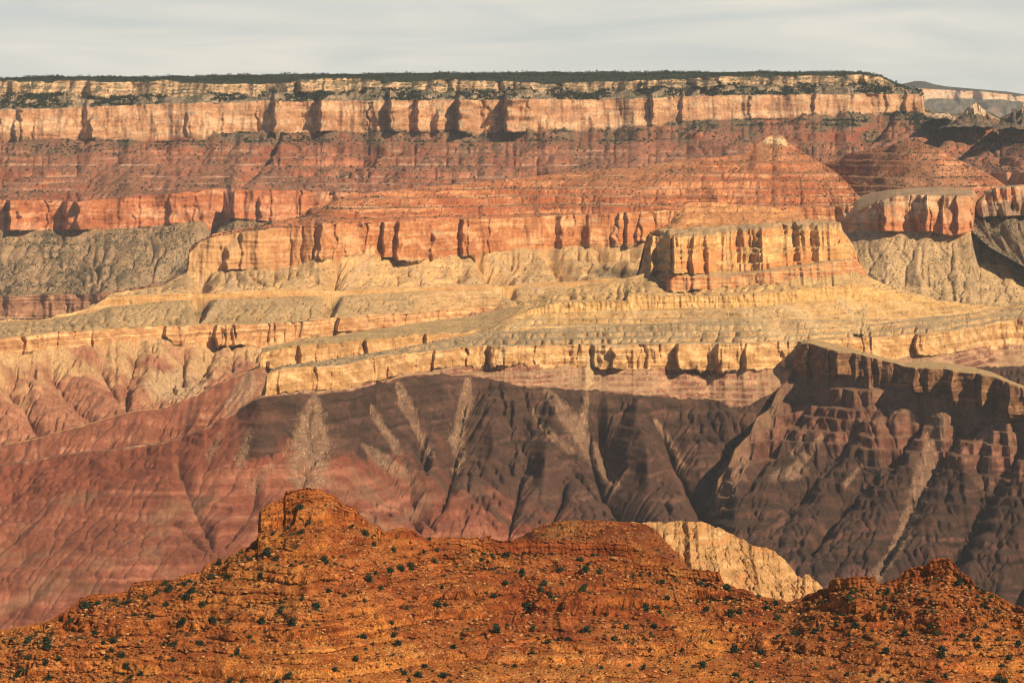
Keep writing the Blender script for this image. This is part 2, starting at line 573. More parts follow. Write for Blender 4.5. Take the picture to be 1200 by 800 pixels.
A.line([(-150, 231), (0, 233), (40, 234), (90, 235), (130, 232), (200, 226.5), (230, 222), (262, 219), (280, 221), (350, 222), (450, 226), (900, 228), (1000, 222), (1150, 204), (1200, 200), (1400, 200)], rel=(3, 40), amp=70)
A.line(endcut([(-150, 160), (0, 160), (100, 162), (160, 160), (230, 157), (300, 154), (370, 156), (400, 153), (520, 153), (590, 155), (660, 151), (740, 147), (800, 140), (880, 135.5), (950, 132.5), (1000, 132), (1081, 130.5), (1400, 130)], lowp(0)), jit=2.2, Y=[(-150, 14850), (1070, 14850), (1200, 14700), (1400, 14500)], amp=45)
A.line(endcut([(-150, 128), (0, 127), (60, 127), (130, 124), (200, 121), (280, 120), (305, 117), (340, 119), (400, 117.5), (500, 117.5), (600, 116.5), (640, 115.5), (700, 116.5), (760, 115), (800, 113), (860, 111.5), (930, 110.5), (1076, 110), (1079, 112), (1400, 112)], lowp(-.3)), jit=.8, js=12, rel=(5, 45), amp=45)
A.line(endcut([(-150, 112), (0, 111), (50, 109), (100, 112), (140, 117), (180, 113), (250, 112), (300, 112), (350, 108), (400, 108), (440, 106), (500, 107), (550, 107.5), (600, 106), (700, 106), (850, 101), (1000, 101), (1040, 103), (1058, 106), (1070, 109.5), (1400, 110)], lowp(-.6)), jit=2., Y=[(-150, 15060), (1400, 15060)], amp=70)
A.line(endcut([(-150, 94), (0, 94), (60, 96), (100, 95), (160, 96), (190, 93.5), (220, 97), (245, 99.5), (265, 98), (340, 97), (352, 94), (400, 92), (435, 94), (470, 96), (545, 94), (590, 95), (640, 98.5), (660, 97), (740, 95), (800, 92), (860, 89.5), (940, 88.5), (1000, 88), (1020, 88.5), (1032, 91), (1048, 98.5), (1060, 104), (1075, 109.7), (1400, 109.5)], lowp(-.9)), jit=1.1, js=14, rel=(7, 45), amp=70)
A.line(endcut([(-150, 92), (0, 92), (70, 90.5), (190, 91), (250, 90), (300, 89.2), (400, 88), (500, 87), (600, 86), (700, 85.6), (850, 85.4), (940, 85.6), (1000, 85.6), (1020, 86.5), (1032, 90), (1048, 97.5), (1060, 103), (1075, 109.3), (1400, 109)], lowp(-1.2)), Y=16000)
A.line(endcut([(-150, 92.5), (0, 92.5), (400, 88.5), (850, 86), (1020, 87.5), (1060, 104), (1400, 112)], lowp(2)), Y=[(-150, 21000), (1020, 18500), (1081, 15800), (1400, 15400)])
for n, p in ((30, 1), (34, 1), (90, 1.5), (46, 1), (110, 1.15), (46, 1), (16, 1.2), (24, 1), (16, 1), (8, 1)):
    A.seg('', n, p)
A.build((420., 12))
# explicit points and re-entrants of the pale cliff band and of the red one
for x0, wd, dp in ((-60, 40, 90), (102, 30, 50), (322, 36, 120), (376, 30, 170), (458, 34, 190), (490, 26, 80), (538, 40, 240), (594, 60, 260), (765, 30, 80), (800, 26, 60), (955, 22, 50), (1040, 22, 40), (1062, 12, 60)):
    A.step((5, 6), x0, wd * .6, dp * .75, 3.)
for x0, wd, dp in ((106, 40, 110), (352, 25, 110), (540, 30, 60), (590, 30, 70), (760, 40, 60), (830, 30, 80), (905, 40, 50)):
    A.step((7,), x0, wd, dp, 4.)
for x0, wd, dp in ((12, 60, 200), (78, 60, 170), (92, 40, 110), (165, 60, 50), (200, 50, 60), (270, 60, 120), (560, 70, 120)):
    A.step((3,), x0, wd * .6, dp * .6, 3.)
A.gully((2,), 18, 230., warp=.8, seed=41, lean=.6)
A.gully((4,), 18, 420., warp=.7, seed=42)
A.rough((4,), 6, 130., 46)
A.gully((6,), 30, 160., seed=43)
A.rough((8, 9), 12, 300., seed=44)
A.erode((2,), 26, 20, top=.05, bot=.1, seed=45)
A.erode((4,), 8, 14, top=.05, bot=.08, seed=46)
A.carve((2, 3, 4), [(268, 222), (262, 245), (222, 290), (170, 325), (120, 348)], 80, 7, 1.0)
A.carve((4,), [(325, 160), (300, 190), (268, 228)], 60, 7, 1.0)
A.carve((4,), [(440, 175), (350, 200)], 60, 12, 1.0)
A.carve((4,), [(1120, 140), (1090, 165), (1070, 195)], 60, 9, 1.0)
A.carve((4,), [(1040, 140), (1000, 165)], 60, 9, 1.0)
A.carve((4,), [(1170, 150), (1130, 172), (1100, 195)], 55, 9, 1.0)
A.terr((4,), 30, 1.3, 17, 3.8, 700., 6.)
A.terr((2,), 24, .35, 18, 2.5, 500.)
A.buttress((5,), 11, 22, 501)
A.buttress((7,), 12, 32, 502)
A.buttress((3,), 18, 26, 503)
A.cliff((5,), 7, 26., 150., 3, 14., 51, crack=22, cx=110.)
A.cliff((7,), 16, 45., 90., 6, 13., 52, crack=15, cx=90.)
A.cliff((3,), 10, 40., 160., 4, 16., 53, crack=22, cx=150.)
A.cliff((1,), 14, 45., 120., 4, 10., 54, crack=15, cx=90.)
A.finish()
A.paint((0,), rock, base=(.20, .11, .07), dust=(.22, .13, .085), bsc=120., scrub=.1)
A.paint((1,), rock, base=(.25, .12, .07), alt=(.31, .17, .10), bz=10.)
A.paint((2,), rock, base=(.27, .18, .11), dust=(.26, .165, .09), bsc=180., scrub=.3, scrub_sc=140., band=.1)
A.paint((3,), rock, base=REDW, alt=(.40, .20, .11), bz=26., bsc=160., streak=.3, seed=23)
A.paint((4,), rock, base=SUPAI, alt=SUPAI2, dust=SUPDUST, bz=16., bsc=220., scrub=.22, scrub_sc=220., band=.3, streak=.05, seed=25)  # red slope kept darker than the ridge's: partial cloud shade in the colour
A.paint((5,), rock, base=COCO, alt=COCO2, dust=(.30, .22, .14), bz=30., bsc=140., streak=.22, scrub=.1, seed=27)
A.paint((6,), rock, base=(.28, .2, .13), dust=(.2, .15, .1), bz=18., scrub=.45, scrub_sc=120.)
A.paint((7,), rock, base=KAIB, alt=(.47, .32, .19), dust=(.15, .115, .075), bz=12., band=.35, bsc=120., streak=.22, scrub=.45)
A.paint((8, 9), rock, base=FOREST, dust=FOREST, bsc=200.)
# dark red blotches and pale marker beds of the layered red slope; green growth under the pale cliff
m = A.m(4); X, Z, t = A.X[m], A.Z[m], A.T[m]
c = A.col[m]
bed = np.zeros(len(X))
for z0, a in ((1985, .8), (2010, .5), (2035, .8), (2083, .95), (2112, .5), (2140, .7)):
    bed = np.maximum(bed, a * np.exp(-((Z - z0 - 5 * gnoise(X / 500, Z * 0, int(z0))) / 2.6) ** 2) * sstep(-.15, .35, fbm(X / 260., Z * 0 + z0, 3, int(z0) + 1)))
c = lerp(c, C(.46, .28, .19), bed[:, None])
g = sstep(.74, .97, t + .22 * fbm(X / 140., Z / 60., 3, 61)) * sstep(-.35, .35, fbm(X / 330., t * 0, 2, 62) + .15 + .7 * sstep(900, 1080, A.px[m]))
c = lerp(c, C(.10, .085, .055) * (1 + .3 * rng.standard_normal(len(X)))[:, None], .8 * g[:, None])
A.col[m] = c
channels(A, (2,), (.13, .11, .065), 3.4, 5.4, .6)
A_obj = A.mesh('canyon_wall', MAT_FAR, kind='structure', cat='canyon wall', label='long north rim wall with pale upper cliffs over red layered slopes, dark forest on top')

# small pale-topped butte and the red point at its right, standing on the slopes beyond the cape
def cone_butte(name, x0, x1, sky, Yc, foot, col_top, col_low, split, label, amp=40, seed=3):
    b = Sweep(x0, x1, .5)
    ys = pl(sky)
    b.line(lambda x: np.maximum(foot, ys(x) + 2), Y=Yc - 260)
    b.line(lambda x: lerp(foot, ys(x), .55), Y=Yc - 60, amp=amp)
    b.line(sky, Y=Yc, amp=amp)
    b.line(lambda x: ys(x) + 1, Y=Yc + 60, amp=amp)
    b.line(lambda x: np.maximum(foot, ys(x) + 3), Y=Yc + 240)
    b.seg('', 18, 1.1); b.seg('', 22); b.seg('', 4); b.seg('', 8)
    b.build((70., seed))
    b.cliff((1, 2), 18, 30., 90., 4, 14., seed)
    b.gully((0,), 14, 60.)
    b.rough((0, 1), 8, 40., seed)
    b.finish()
    b.paint((0, 1, 2, 3), rock, base=col_low, alt=col_low, dust=(.14, .1, .07), scrub=.3, bsc=60.)
    m = b.Z > split + 10 * fbm(b.X / 40., b.Y / 40., 3, seed)
    mm = np.zeros_like(m) | m
    cc = rock(b, mm, base=col_top, alt=(.36, .25, .16), bsc=40., scrub=.12, streak=.4)
    b.col[mm] = cc
    return b.mesh(name, MAT_FAR, kind='structure', cat='butte', label=label)

cone_butte('butte', 1100, 1166, [(1100, 150), (1118, 141), (1126, 135), (1131, 130), (1134, 126), (1140, 122.5), (1145, 121), (1149, 125), (1155, 129.5), (1158, 134), (1162, 140), (1166, 146)], 14650, 148, (.46, .33, .21), (.15, .09, .06), HC + 16 / 4000 * 15000 + 0, 'small pale-topped butte standing on dark slopes beyond the cape')
cone_butte('rock_spire', 1163, 1260, [(1163, 150), (1172, 144), (1176, 141), (1184, 137), (1187, 128.5), (1189.5, 128), (1191, 134), (1195, 130), (1198, 123), (1203, 119), (1209, 121), (1218, 130), (1230, 138), (1240, 144), (1260, 150)], 14350, 150, (.22, .11, .075), (.10, .07, .05), HC + 18 / 4000 * 14500, 'dark red pointed rock at the right edge beside the small pale butte')
cone_butte('rock_outcrop', 1088, 1117, [(1088, 140), (1094, 134.8), (1098, 133), (1112, 133.2), (1115, 136), (1117, 140)], 14700, 139, (.50, .36, .24), (.2, .1, .07), HC + 12 / 4000 * 15000, 'low pale ledge of rock between the cape and the small butte', amp=10)

# ================================================================== layered mesa at the right (behind the golden butte)
D = Sweep(960, 1420, .8)
D.line([(960, 372), (1060, 372), (1170, 372), (1420, 375)], Y=9900)
D.line([(960, 288), (1000, 270), (1040, 270), (1060, 271), (1090, 270), (1115, 275), (1138, 270), (1146, 266), (1150, 262), (1180, 268), (1200, 270), (1420, 270)], Y=[(960, 10860), (1000, 10680), (1040, 10560), (1138, 10440), (1148, 10700), (1420, 10950)], amp=30)
D.line([(960, 284), (985, 262), (1005, 247), (1018, 240), (1040, 232), (1050, 229), (1085, 228), (1140, 228), (1145, 231), (1147, 250), (1420, 246)], rel=(1, 40), amp=30, jit=1.)
D.line([(960, 250), (985, 236), (1005, 229), (1040, 222), (1100, 218), (1140, 222), (1146, 230), (1149, 249), (1420, 245)], Y=[(960, 11250), (1010, 10980), (1060, 10800), (1420, 10850)])
D.line([(960, 193), (975, 189), (986, 187), (992, 180.5), (1010, 176), (1040, 172), (1050, 168), (1065, 165.5), (1080, 167.5), (1100, 173.5), (1104, 176), (1110, 181), (1120, 186), (1145, 197), (1150, 199), (1165, 208), (1175, 215), (1200, 232), (1420, 244)], Y=[(960, 11750), (1020, 11450), (1100, 11200), (1420, 11150)])
D.line([(960, 215), (1420, 250)], Y=12000)
D.seg('', 120, 1.5); D.seg('', 50); D.seg('', 16); D.seg('', 80, 1.15); D.seg('', 10)
D.build((230., 9))
D.gully((0,), 9, 150., warp=.5, seed=71)
D.erode((0,), 10, 20, top=.03, bot=.05, seed=70)
D.gully((3,), 9, 150., seed=72)
D.terr((3,), 22, 1.3, 73, 3.8, 600., 3.)
D.terr((0,), 20, .25, 74)
D.buttress((1,), 12, 22, 507)
D.cliff((1,), 7, 28., 130., 3, 12., 75, crack=22, cx=80.)
for x0, wd, dp in ((1029, 40, 60), (1086, 50, 60), (1105, 30, 40), (1122, 30, 40), (1140, 4, 60)):
    D.step((1,), x0, wd, dp, 2.)
D.finish()
D.paint((0,), rock, base=(.29, .20, .115), dust=(.43, .285, .145), bsc=110., scrub=.10, band=.12)
D.paint((1, 2), rock, base=(.40, .20, .10), alt=(.43, .28, .165), dust=(.3, .2, .12), bz=16., bsc=100., streak=.22)
D.paint((3, 4), rock, base=(.285, .100, .049), alt=(.37, .17, .09), dust=(.29, .138, .075), bz=14., bsc=150., scrub=.15, band=.3, streak=.05)
m = D.m(1)
k = sstep(.75, .2, D.T[m] + .3 * fbm(D.X[m] / 70., D.Z[m] / 60., 3, 5))[:, None] * sstep(1000, 1035, D.px[m])[:, None]
D.col[m] = lerp(D.col[m], C(.42, .155, .065) * (1 + .25 * fbm(D.X[m] / 9., D.Z[m] / 70., 3, 6))[:, None], .8 * k)
channels(D, (0,), (.50, .345, .205), 3.6, 5.4, .7)
for q in ([(1060, 274), (1050, 300), (1030, 335)], [(1075, 274), (1062, 310), (1055, 340)], [(1090, 274), (1080, 300), (1068, 345)], [(1025, 275), (1038, 300), (1048, 335)], [(1005, 272), (1030, 305), (1045, 340)]):
    overlay(D, (0,), q, 1.6, (.42, .28, .17), .8, ysc=1., seed=int(q[0][0]))
D.mesh('mesa', MAT_MID, kind='structure', cat='mesa', label='red layered flat-topped mesa above an orange cliff, right of the red pyramid')

# ================================================================== spur at the right edge, its left flank dark
G = Sweep(1128, 1420, .8)
G.line([(1128, 285), (1140, 272), (1160, 290), (1200, 312), (1260, 340), (1420, 350)], Y=[(1128, 10450), (1420, 9800)])
G.line([(1128, 262), (1138, 252), (1150, 253), (1200, 252), (1420, 250)], Y=[(1128, 10600), (1420, 10450)], amp=60)
G.line([(1128, 260), (1139, 250), (1150, 240), (1170, 237), (1200, 232), (1420, 225)], rel=(1, 30), amp=60)
G.line([(1128, 259.5), (1139, 249), (1149, 232), (1156, 225), (1166, 220), (1200, 217), (1420, 205)], rel=(2, 60), amp=60)
G.line([(1128, 259), (1139, 248), (1149, 231), (1166, 219), (1200, 216), (1420, 204)], rel=(3, 250))
G.line([(1128, 268), (1420, 225)], rel=(4, 400))
G.seg('', 60, 1.3); G.seg('', 20); G.seg('', 26); G.seg('', 4); G.seg('', 8)
G.build((130., 15))
for x0, wd, dp in ((1141, 20, 60), (1153, 18, 70), (1165, 20, 50), (1180, 20, 80), (1194, 30, 70)):
    G.step((1, 2), x0, wd, dp, 8.)
G.gully((0,), 26, 60., seed=76, lean=1.2)
G.cliff((1, 2), 12, 30., 150., 4, 12., 77, crack=15)
G.finish()
G.paint((0,), rock, base=(.20, .13, .08), dust=(.19, .13, .085), bsc=90., scrub=.28)
G.paint((1,), rock, base=(.26, .16, .1), alt=(.2, .12, .08), bsc=50.)
G.paint((2, 3, 4), rock, base=(.46, .19, .085), alt=(.46, .29, .17), dust=(.33, .23, .14), bsc=60.)
G.mesh('rock_spur', MAT_MID, kind='structure', cat='cliff', label='orange cliff spur with a dark shrubby flank at the right edge, right of the layered mesa')

# ================================================================== central ridge: red hills, ledge cliff, tan slopes, orange cliff, red steps, pyramid
B = Sweep(-150, 1040, .9)
B.line(sm=12, y=[(-150, 575), (0, 565), (100, 535), (200, 512), (320, 490), (560, 465), (800, 430), (1040, 420)], Y=[(-150, 8250), (0, 8250), (320, 8700), (560, 9100), (1040, 9200)])
B.line(sm=12, y=[(-150, 500), (0, 490), (100, 475), (200, 460), (320, 450), (560, 420), (800, 400), (1040, 400)], Y=[(-150, 8550), (0, 8550), (320, 9150), (560, 9700), (1040, 9700)])
tb = [(-150, 415), (0, 411), (40, 412), (90, 404), (140, 400), (195, 393), (203, 400), (250, 402), (300, 403), (350, 396), (400, 388), (480, 385), (560, 366), (600, 360), (1040, 350)]
tt = [(-150, 400), (0, 396), (60, 389), (130, 385), (190, 381), (260, 379), (330, 377.5), (385, 373), (400, 371.5), (440, 368), (500, 365), (560, 360), (600, 357), (1040, 346)]
B.line(tb, jit=2., Y=[(-150, 8850), (0, 8920), (190, 9530), (385, 9830), (560, 10440), (1040, 10700)], amp=26)
B.line(tt, jit=.7, rel=(2, 22), amp=26)
B.line([(-150, 386), (0, 378), (60, 375), (100, 367), (130, 358), (200, 352), (345, 347), (400, 345), (500, 340), (600, 337), (700, 330), (1040, 320)], Y=[(-150, 9250), (0, 9450), (130, 9800), (345, 10030), (600, 10560), (700, 10600), (1040, 10600)])
B.line([(-150, 385), (0, 377), (60, 374), (100, 365.5), (128, 347.5), (200, 344), (250, 342), (345, 338), (400, 340), (500, 336), (600, 334), (700, 327), (1040, 317)], rel=(4, 12))
B.line([(-150, 384.5), (0, 376.5), (60, 373.5), (100, 364.5), (130, 345), (160, 340), (190, 335), (219, 319), (300, 314), (320, 317), (345, 307), (380, 302), (400, 299), (440, 300), (470, 304), (500, 303), (560, 296), (620, 291), (700, 286), (780, 281), (1040, 272)], Y=[(-150, 9500), (0, 9600), (130, 9950), (219, 10250), (400, 10300), (600, 10800), (700, 10850), (1040, 10850)], amp=32, jit=2.5)
def rw(d):
    a = [(-150, 384), (0, 376), (60, 373), (100, 364), (130, 344.5), (190, 334.5), (218.5, 318.5)]
    return a
B.line(rw(0) + [(221.5, 296), (235, 283), (250, 277), (300, 269), (350, 264), (380, 261), (400, 260), (500, 258), (600, 254.5), (700, 250), (780, 246), (1040, 240)], rel=(6, 30), amp=32, jit=.9)
skyB = rw(0) + [(221.5, 292), (226, 287), (250, 274), (300, 264), (350, 254), (365, 243), (400, 230), (450, 224), (500, 219), (550, 215), (600, 209), (650, 204), (700, 199), (745, 196), (765, 193), (790, 187.5), (850, 183.5), (868, 181.5), (878, 178), (886, 170), (893, 165.5), (898, 161), (905, 158), (911, 156.5), (917, 159), (921, 164), (928, 170), (940, 178), (950, 183.5), (962, 190), (985, 206), (1000, 222), (1006, 230), (1014, 232), (1040, 236)]
YB = [(-150, 9700), (0, 9700), (218, 10300), (222, 10340), (400, 10600), (500, 10850), (600, 11150), (860, 11300), (905, 11420), (960, 11280), (1010, 11000), (1040, 10950)]
def midB(x):
    k = np.exp(-.5 * (np.arange(-90, 91) * .9 / 26.) ** 2)
    ys = pl(skyB)(x)
    sm_ = np.convolve(np.pad(ys, 90, mode='edge'), k / k.sum(), mode='valid')
    ys = lerp(ys, sm_, sstep(760, 830, x))
    return lerp(B.lines[7][0], ys, .66)
B.line(midB, Y=[(x_, .42 * float(pl([(-150, 9530), (219, 10280), (400, 10330), (600, 10830), (1040, 10880)])(x_)) + .58 * float(pl(YB)(x_))) for x_ in (-150, 0, 218, 222, 400, 500, 600, 860, 905, 960, 1010, 1040)], amp=12)
B.line(skyB, Y=YB)
B.line(lambda x: pl(skyB)(x) + 12, rel=(9, 500))
for n, p in ((60, 1.1), (90, 1.25), (36, 1), (40, 1.0), (8, 1), (60, 1.25), (56, 1), (78, 1.05), (60, 1.05), (8, 1)):
    B.seg('', n, p)
B.build((300., 22))
for x0, wd, dp in ((255, 22, 70), (266, 14, 40), (274, 40, 60), (398, 40, 60), (195, 40, 50), (110, 40, 30)):
    B.step((2,), x0, wd, dp, 3.)
for x0, wd, dp in ((284, 30, 30), (450, 60, 50), (467, 40, 50), (542, 60, 45), (690, 50, 20), (735, 30, 40)):
    B.step((6,), x0, wd, dp, 3.)
B.gully((0, 1), 12, 260., warp=.8, seed=81, o=3)
for q in ([(250, 405), (230, 440), (150, 470)], [(160, 405), (150, 440), (148, 462)], [(120, 425), (135, 450), (150, 470)], [(60, 430), (85, 465), (110, 490)], [(215, 405), (215, 430), (160, 465)], [(0, 440), (30, 470), (45, 500)]):
    B.carve((0, 1), q, 26, 13, 1.0, .8)
B.gully((3,), 4, 120., warp=.6, seed=82)
B.gully((5,), 14, 130., warp=.7, seed=83, o=2)
B.gully((7, 8), 4, 260., seed=84)
B.rough((7, 8), 2, 90., 84)
for q in ([(240, 300), (235, 340), (235, 370)], [(395, 300), (390, 340), (385, 372)], [(640, 295), (670, 325), (700, 345)], [(560, 300), (590, 330), (600, 345)], [(700, 290), (735, 320)]):
    B.carve((3, 5), q, 40, 9, 1.0)
B.rough((0, 1), 2.4, 14., 281)
B.erode((0, 1), 22, 26, top=.06, seed=181, m_=.5)
B.erode((3,), 12, 18, top=.1, bot=.12, seed=182)
B.erode((5,), 20, 22, top=.04, bot=.08, seed=183)
B.erode((7, 8), 4, 12, top=.05, bot=.05, seed=184)
B.terr((5,), 26, .35, 85, 3., 200.)
B.terr((3,), 14, .4, 86)
B.terr((7, 8), 21, 1.4, 87, 4.0, 700., 2.5)
B.terr((1,), 18, .35, 88, 3., 200.)
B.rough((0, 1), 12, 60., 89)
B.buttress((2,), 11, 16, 504)
B.buttress((6,), 16, 24, 505)
B.buttress((4,), 9, 6, 506)
B.cliff((2,), 5, 16., 50., 2, 8., 90, crack=14, cx=45.)
B.cliff((4,), 5, 20., 50., 2, 5., 91)
B.cliff((6,), 6, 22., 110., 2.5, 11., 92, crack=16, cx=80.)
B.finish()
B.paint((0, 1), rock, base=(.27, .105, .06), alt=(.30, .155, .09), dust=(.29, .125, .072), bz=14., bsc=80., band=.25, blot=.3)
m = B.m(0, 1)
k = sstep(.30, 1.0, (B.K[m] == 1) * B.T[m] + .5 * fbm(B.X[m] / 110., B.Y[m] / 110., 4, 93))
B.col[m] = lerp(B.col[m], C(.42, .265, .13) * (1 + .15 * rng.standard_normal(m.sum()))[:, None], .9 * k[:, None])
k = np.exp(-((B.px[m] - 205) / 45) ** 2 - ((B.py[m] - 452 + .0 * B.px[m]) / 22) ** 2) + .3 * fbm(B.X[m] / 40., B.Y[m] / 40., 3, 94)
B.col[m] = lerp(B.col[m], C(.38, .255, .145) * (1 + .12 * rng.standard_normal(m.sum()))[:, None], .85 * sstep(.35, .7, k)[:, None])
B.paint((2,), rock, base=(.42, .21, .09), alt=(.47, .29, .14), bz=9., bsc=50., streak=.22, band=.3, seed=31)
B.paint((3, 4), rock, base=(.40, .24, .11), alt=(.36, .24, .12), dust=(.35, .235, .12), bsc=140., band=.4, scrub=.015, seed=32)
B.paint((5,), rock, base=(.42, .25, .115), alt=(.44, .27, .12), dust=(.40, .26, .13), bz=9., bsc=90., band=.34, scrub=.03, seed=33)
B.paint((4,), rock, base=(.42, .23, .09), alt=(.4, .26, .12), seed=33)
B.paint((6,), rock, base=(.40, .155, .062), alt=(.44, .245, .12), dust=(.36, .24, .14), bz=18., bsc=110., streak=.24, seed=34)
B.paint((7, 8, 9), rock, base=(.315, .098, .043), alt=(.39, .17, .08), dust=(.315, .138, .068), bz=13., bsc=160., scrub=.13, band=.35, streak=.04, seed=35)  # brighter than the rim's red slope: sunlit look put into the colour
m = B.m(6)
k = sstep(420, 240, B.px[m] + 40 * fbm(B.X[m] / 60., B.Z[m] / 60., 2, 95))[:, None]
B.col[m] = lerp(B.col[m], C(.44, .26, .12) * (1 + .2 * fbm(B.X[m] / 9., B.Z[m] / 60., 3, 96))[:, None], .75 * k)
m = B.m(7, 8)
X, Z = B.X[m], B.Z[m]
c = B.col[m]
for z0, a in ((1995, .9), (2022, .8), (2046, .9), (2085, .7), (2120, .6)):
    bed = a * np.exp(-((Z - z0 - 4 * gnoise(X / 400, Z * 0, z0)) / 1.6) ** 2) * sstep(-.2, .3, fbm(X / 200., Z * 0 + z0, 3, z0 + 1))
    c = lerp(c, C(.50, .31, .18), bed[:, None])
k = sstep(2178, 2194, Z + 16 * fbm(X / 30., Z / 20., 3, 97))[:, None]
c = lerp(c, C(.52, .36, .20) * (1 + .22 * rng.standard_normal(len(X)))[:, None], k)
B.col[m] = c
for q, wd in (([(232, 318), (238, 340), (236, 362)], 4), ([(285, 322), (262, 350), (240, 372)], 5), ([(262, 318), (270, 335), (262, 362)], 3), ([(640, 294), (655, 310), (690, 330)], 2), ([(430, 308), (410, 330), (392, 368)], 3), ([(575, 300), (600, 325), (640, 345)], 2), ([(470, 306), (500, 330)], 2.5)):
    overlay(B, (3, 5), q, wd, (.40, .27, .16), .8, ysc=1., seed=int(q[0][0]))
for q, wd in (([(250, 352), (240, 362), (233, 368)], 5), ([(398, 345), (392, 362)], 4), ([(704, 318), (745, 322)], 8)):
    overlay(B, (3, 5), q, wd, (.06, .055, .035), .7, ysc=1.4, seed=int(q[0][0]) + 1, speck=.4)
channels(B, (5,), (.50, .33, .19), 3.2, 5.2, .55)
channels(B, (3,), (.33, .24, .12), 3.2, 5., .5)
channels(B, (0, 1), (.36, .21, .13), 4.2, 6., .5)
B.mesh('central_ridge', MAT_MID, kind='structure', cat='ridge', label='long middle ridge of tan slopes, orange cliff and red steps rising to a small pyramid')

# ================================================================== golden butte in front of the ridge
F = Sweep(742, 1016, .7)
F.line([(742, 400), (800, 400), (900, 400), (1016, 390)], Y=8990)
F.line([(742, 334), (760, 338), (768, 341), (783, 342), (850, 338), (900, 331), (960, 323), (990, 318), (1016, 322)], Y=[(742, 9170), (768, 9110), (785, 9045), (900, 9050), (985, 9130), (1016, 9270)], amp=20, jit=4.)
F.line([(742, 333.5), (764, 334), (772, 326), (783, 320), (800, 323), (850, 324), (900, 318), (960, 309), (990, 306), (1016, 321)], rel=(1, 26), amp=14)
F.line([(742, 333), (752, 318), (766, 316), (783, 316), (800, 319), (850, 319), (900, 314), (960, 306), (995, 303), (1003, 301), (1016, 320.5)], rel=(2, 50), amp=40, jit=1.5)
F.line([(742, 332.8), (748, 318), (752, 300), (757, 281), (762, 275.5), (770, 277), (800, 275), (830, 275), (860, 271), (900, 268), (940, 264), (980, 263), (985, 264), (987, 272), (992, 277), (999, 287), (1002, 297), (1006, 308), (1016, 320)], rel=(3, 85), amp=40, jit=.8)
F.line([(742, 332.6), (748, 317), (752, 299), (757, 280), (762, 273), (775, 268.5), (800, 267), (850, 264), (900, 260), (940, 258.5), (975, 259), (985, 262), (988, 272), (1000, 288), (1008, 309), (1016, 319.8)], Y=[(742, 9260), (762, 9320), (985, 9420), (1016, 9380)])
F.line([(742, 332.4), (748, 316.5), (752, 298.5), (757, 279.5), (762, 272.5), (776, 267.5), (785, 260), (795, 248), (803, 240), (808, 237), (850, 237), (853, 239), (885, 241), (905, 243), (930, 250), (945, 256), (975, 258.5), (985, 261.7), (988, 271.6), (1000, 287.5), (1008, 308.6), (1016, 319.5)], Y=[(742, 9290), (762, 9360), (808, 9500), (985, 9520), (1016, 9420)])
F.line([(742, 345), (808, 240), (850, 240), (1016, 330)], Y=9950)
F.seg('', 46, 1.3); F.seg('', 26); F.seg('', 12); F.seg('', 72); F.seg('', 16, 1); F.seg('', 44, 1.); F.seg('', 10)
F.build((90., 33))
m = F.m(3, 4)
bite = np.exp(-((F.px0[m] - 925 - 12 * gnoise(F.Z[m] / 30., F.px0[m] / 40., 8)) / 30) ** 2) * sstep(.1, 1, np.where(F.K[m] == 3, F.T[m], 1.0)) * np.where(F.K[m] == 3, 1.0, 1 - F.T[m])
F.Y[m] += 75 * bite
m = F.m(3)
back = lambda x, t: 40 * t * sstep(-.1, .5, fbm(x / 45., x * 0 + .5, 3, 34)) + 18 * sstep(.45, .55, t + .15 * fbm(x / 25., x * 0, 3, 35))
F.Y[m] += back(F.px0[m], F.T[m])
m = F.m(4)
F.Y[m] += back(F.px0[m], 1 + 0 * F.T[m]) * (1 - F.T[m])
for x0, wd, dp in ((763, 50, 50), (783, 14, 22), (790, 60, 90), (812, 14, 26), (868, 30, 12), (890, 24, 14), (936, 60, 18), (960, 30, 10)):
    F.step((3,), x0, wd, dp, 2.)
F.step((1, 2), 783, 90, 60, 3.)
F.gully((0,), 3, 80., seed=101)
F.erode((0,), 6, 12, top=.08, seed=101)
F.terr((5,), 12, 1.4, 102, 3.8, 400., 2.)
F.terr((0,), 10, .4, 103)
F.terr((3,), 19, 1.1, 608, 3.4, 260., 4.)
F.buttress((3,), 12, 7, 508, 2., (5, 40))
F.buttress((1,), 10, 6, 509)
F.cliff((3,), 5, 17., 60., 3, 8., 104, crack=7, cx=50.)
F.rough((3,), 2, 12., 109)
F.cliff((1,), 4, 20., 60., 4, 6., 105)
F.rough((4, 5), 4, 30., 106)
F.finish()
F.paint((0,), rock, base=(.36, .24, .11), dust=(.35, .245, .125), bz=8., bsc=60., scrub=.02, seed=41)
F.paint((1, 2), rock, base=(.44, .18, .075), alt=(.45, .25, .11), dust=(.38, .24, .12), bz=6., bsc=40., band=.4, seed=42)
F.paint((3,), rock, base=(.50, .25, .09), alt=(.48, .30, .13), dust=(.44, .28, .125), dust_nz=(.5, .8), bz=12., bsc=60., streak=.26, band=.25, blot=.3, seed=43)
F.paint((4,), rock, base=(.40, .25, .13), dust=(.36, .235, .125), bsc=60., scrub=.04, seed=44)
F.paint((5, 6), rock, base=(.42, .185, .075), alt=(.48, .26, .11), dust=(.41, .19, .08), bz=7., bsc=60., band=.4, scrub=.05, seed=45)
m = F.m(3)
k = sstep(.25, .8, fbm(F.X[m] / 120., F.Z[m] / 50., 3, 107) + .25)
F.col[m] = lerp(F.col[m], C(.47, .17, .06) * (1 + .2 * fbm(F.X[m] / 7., F.Z[m] / 60., 3, 108))[:, None], .6 * k[:, None])
F.mesh('sunlit_butte', MAT_MID, kind='structure', cat='butte', label='big golden flat-topped butte with stepped cap and dark left face, right of centre')

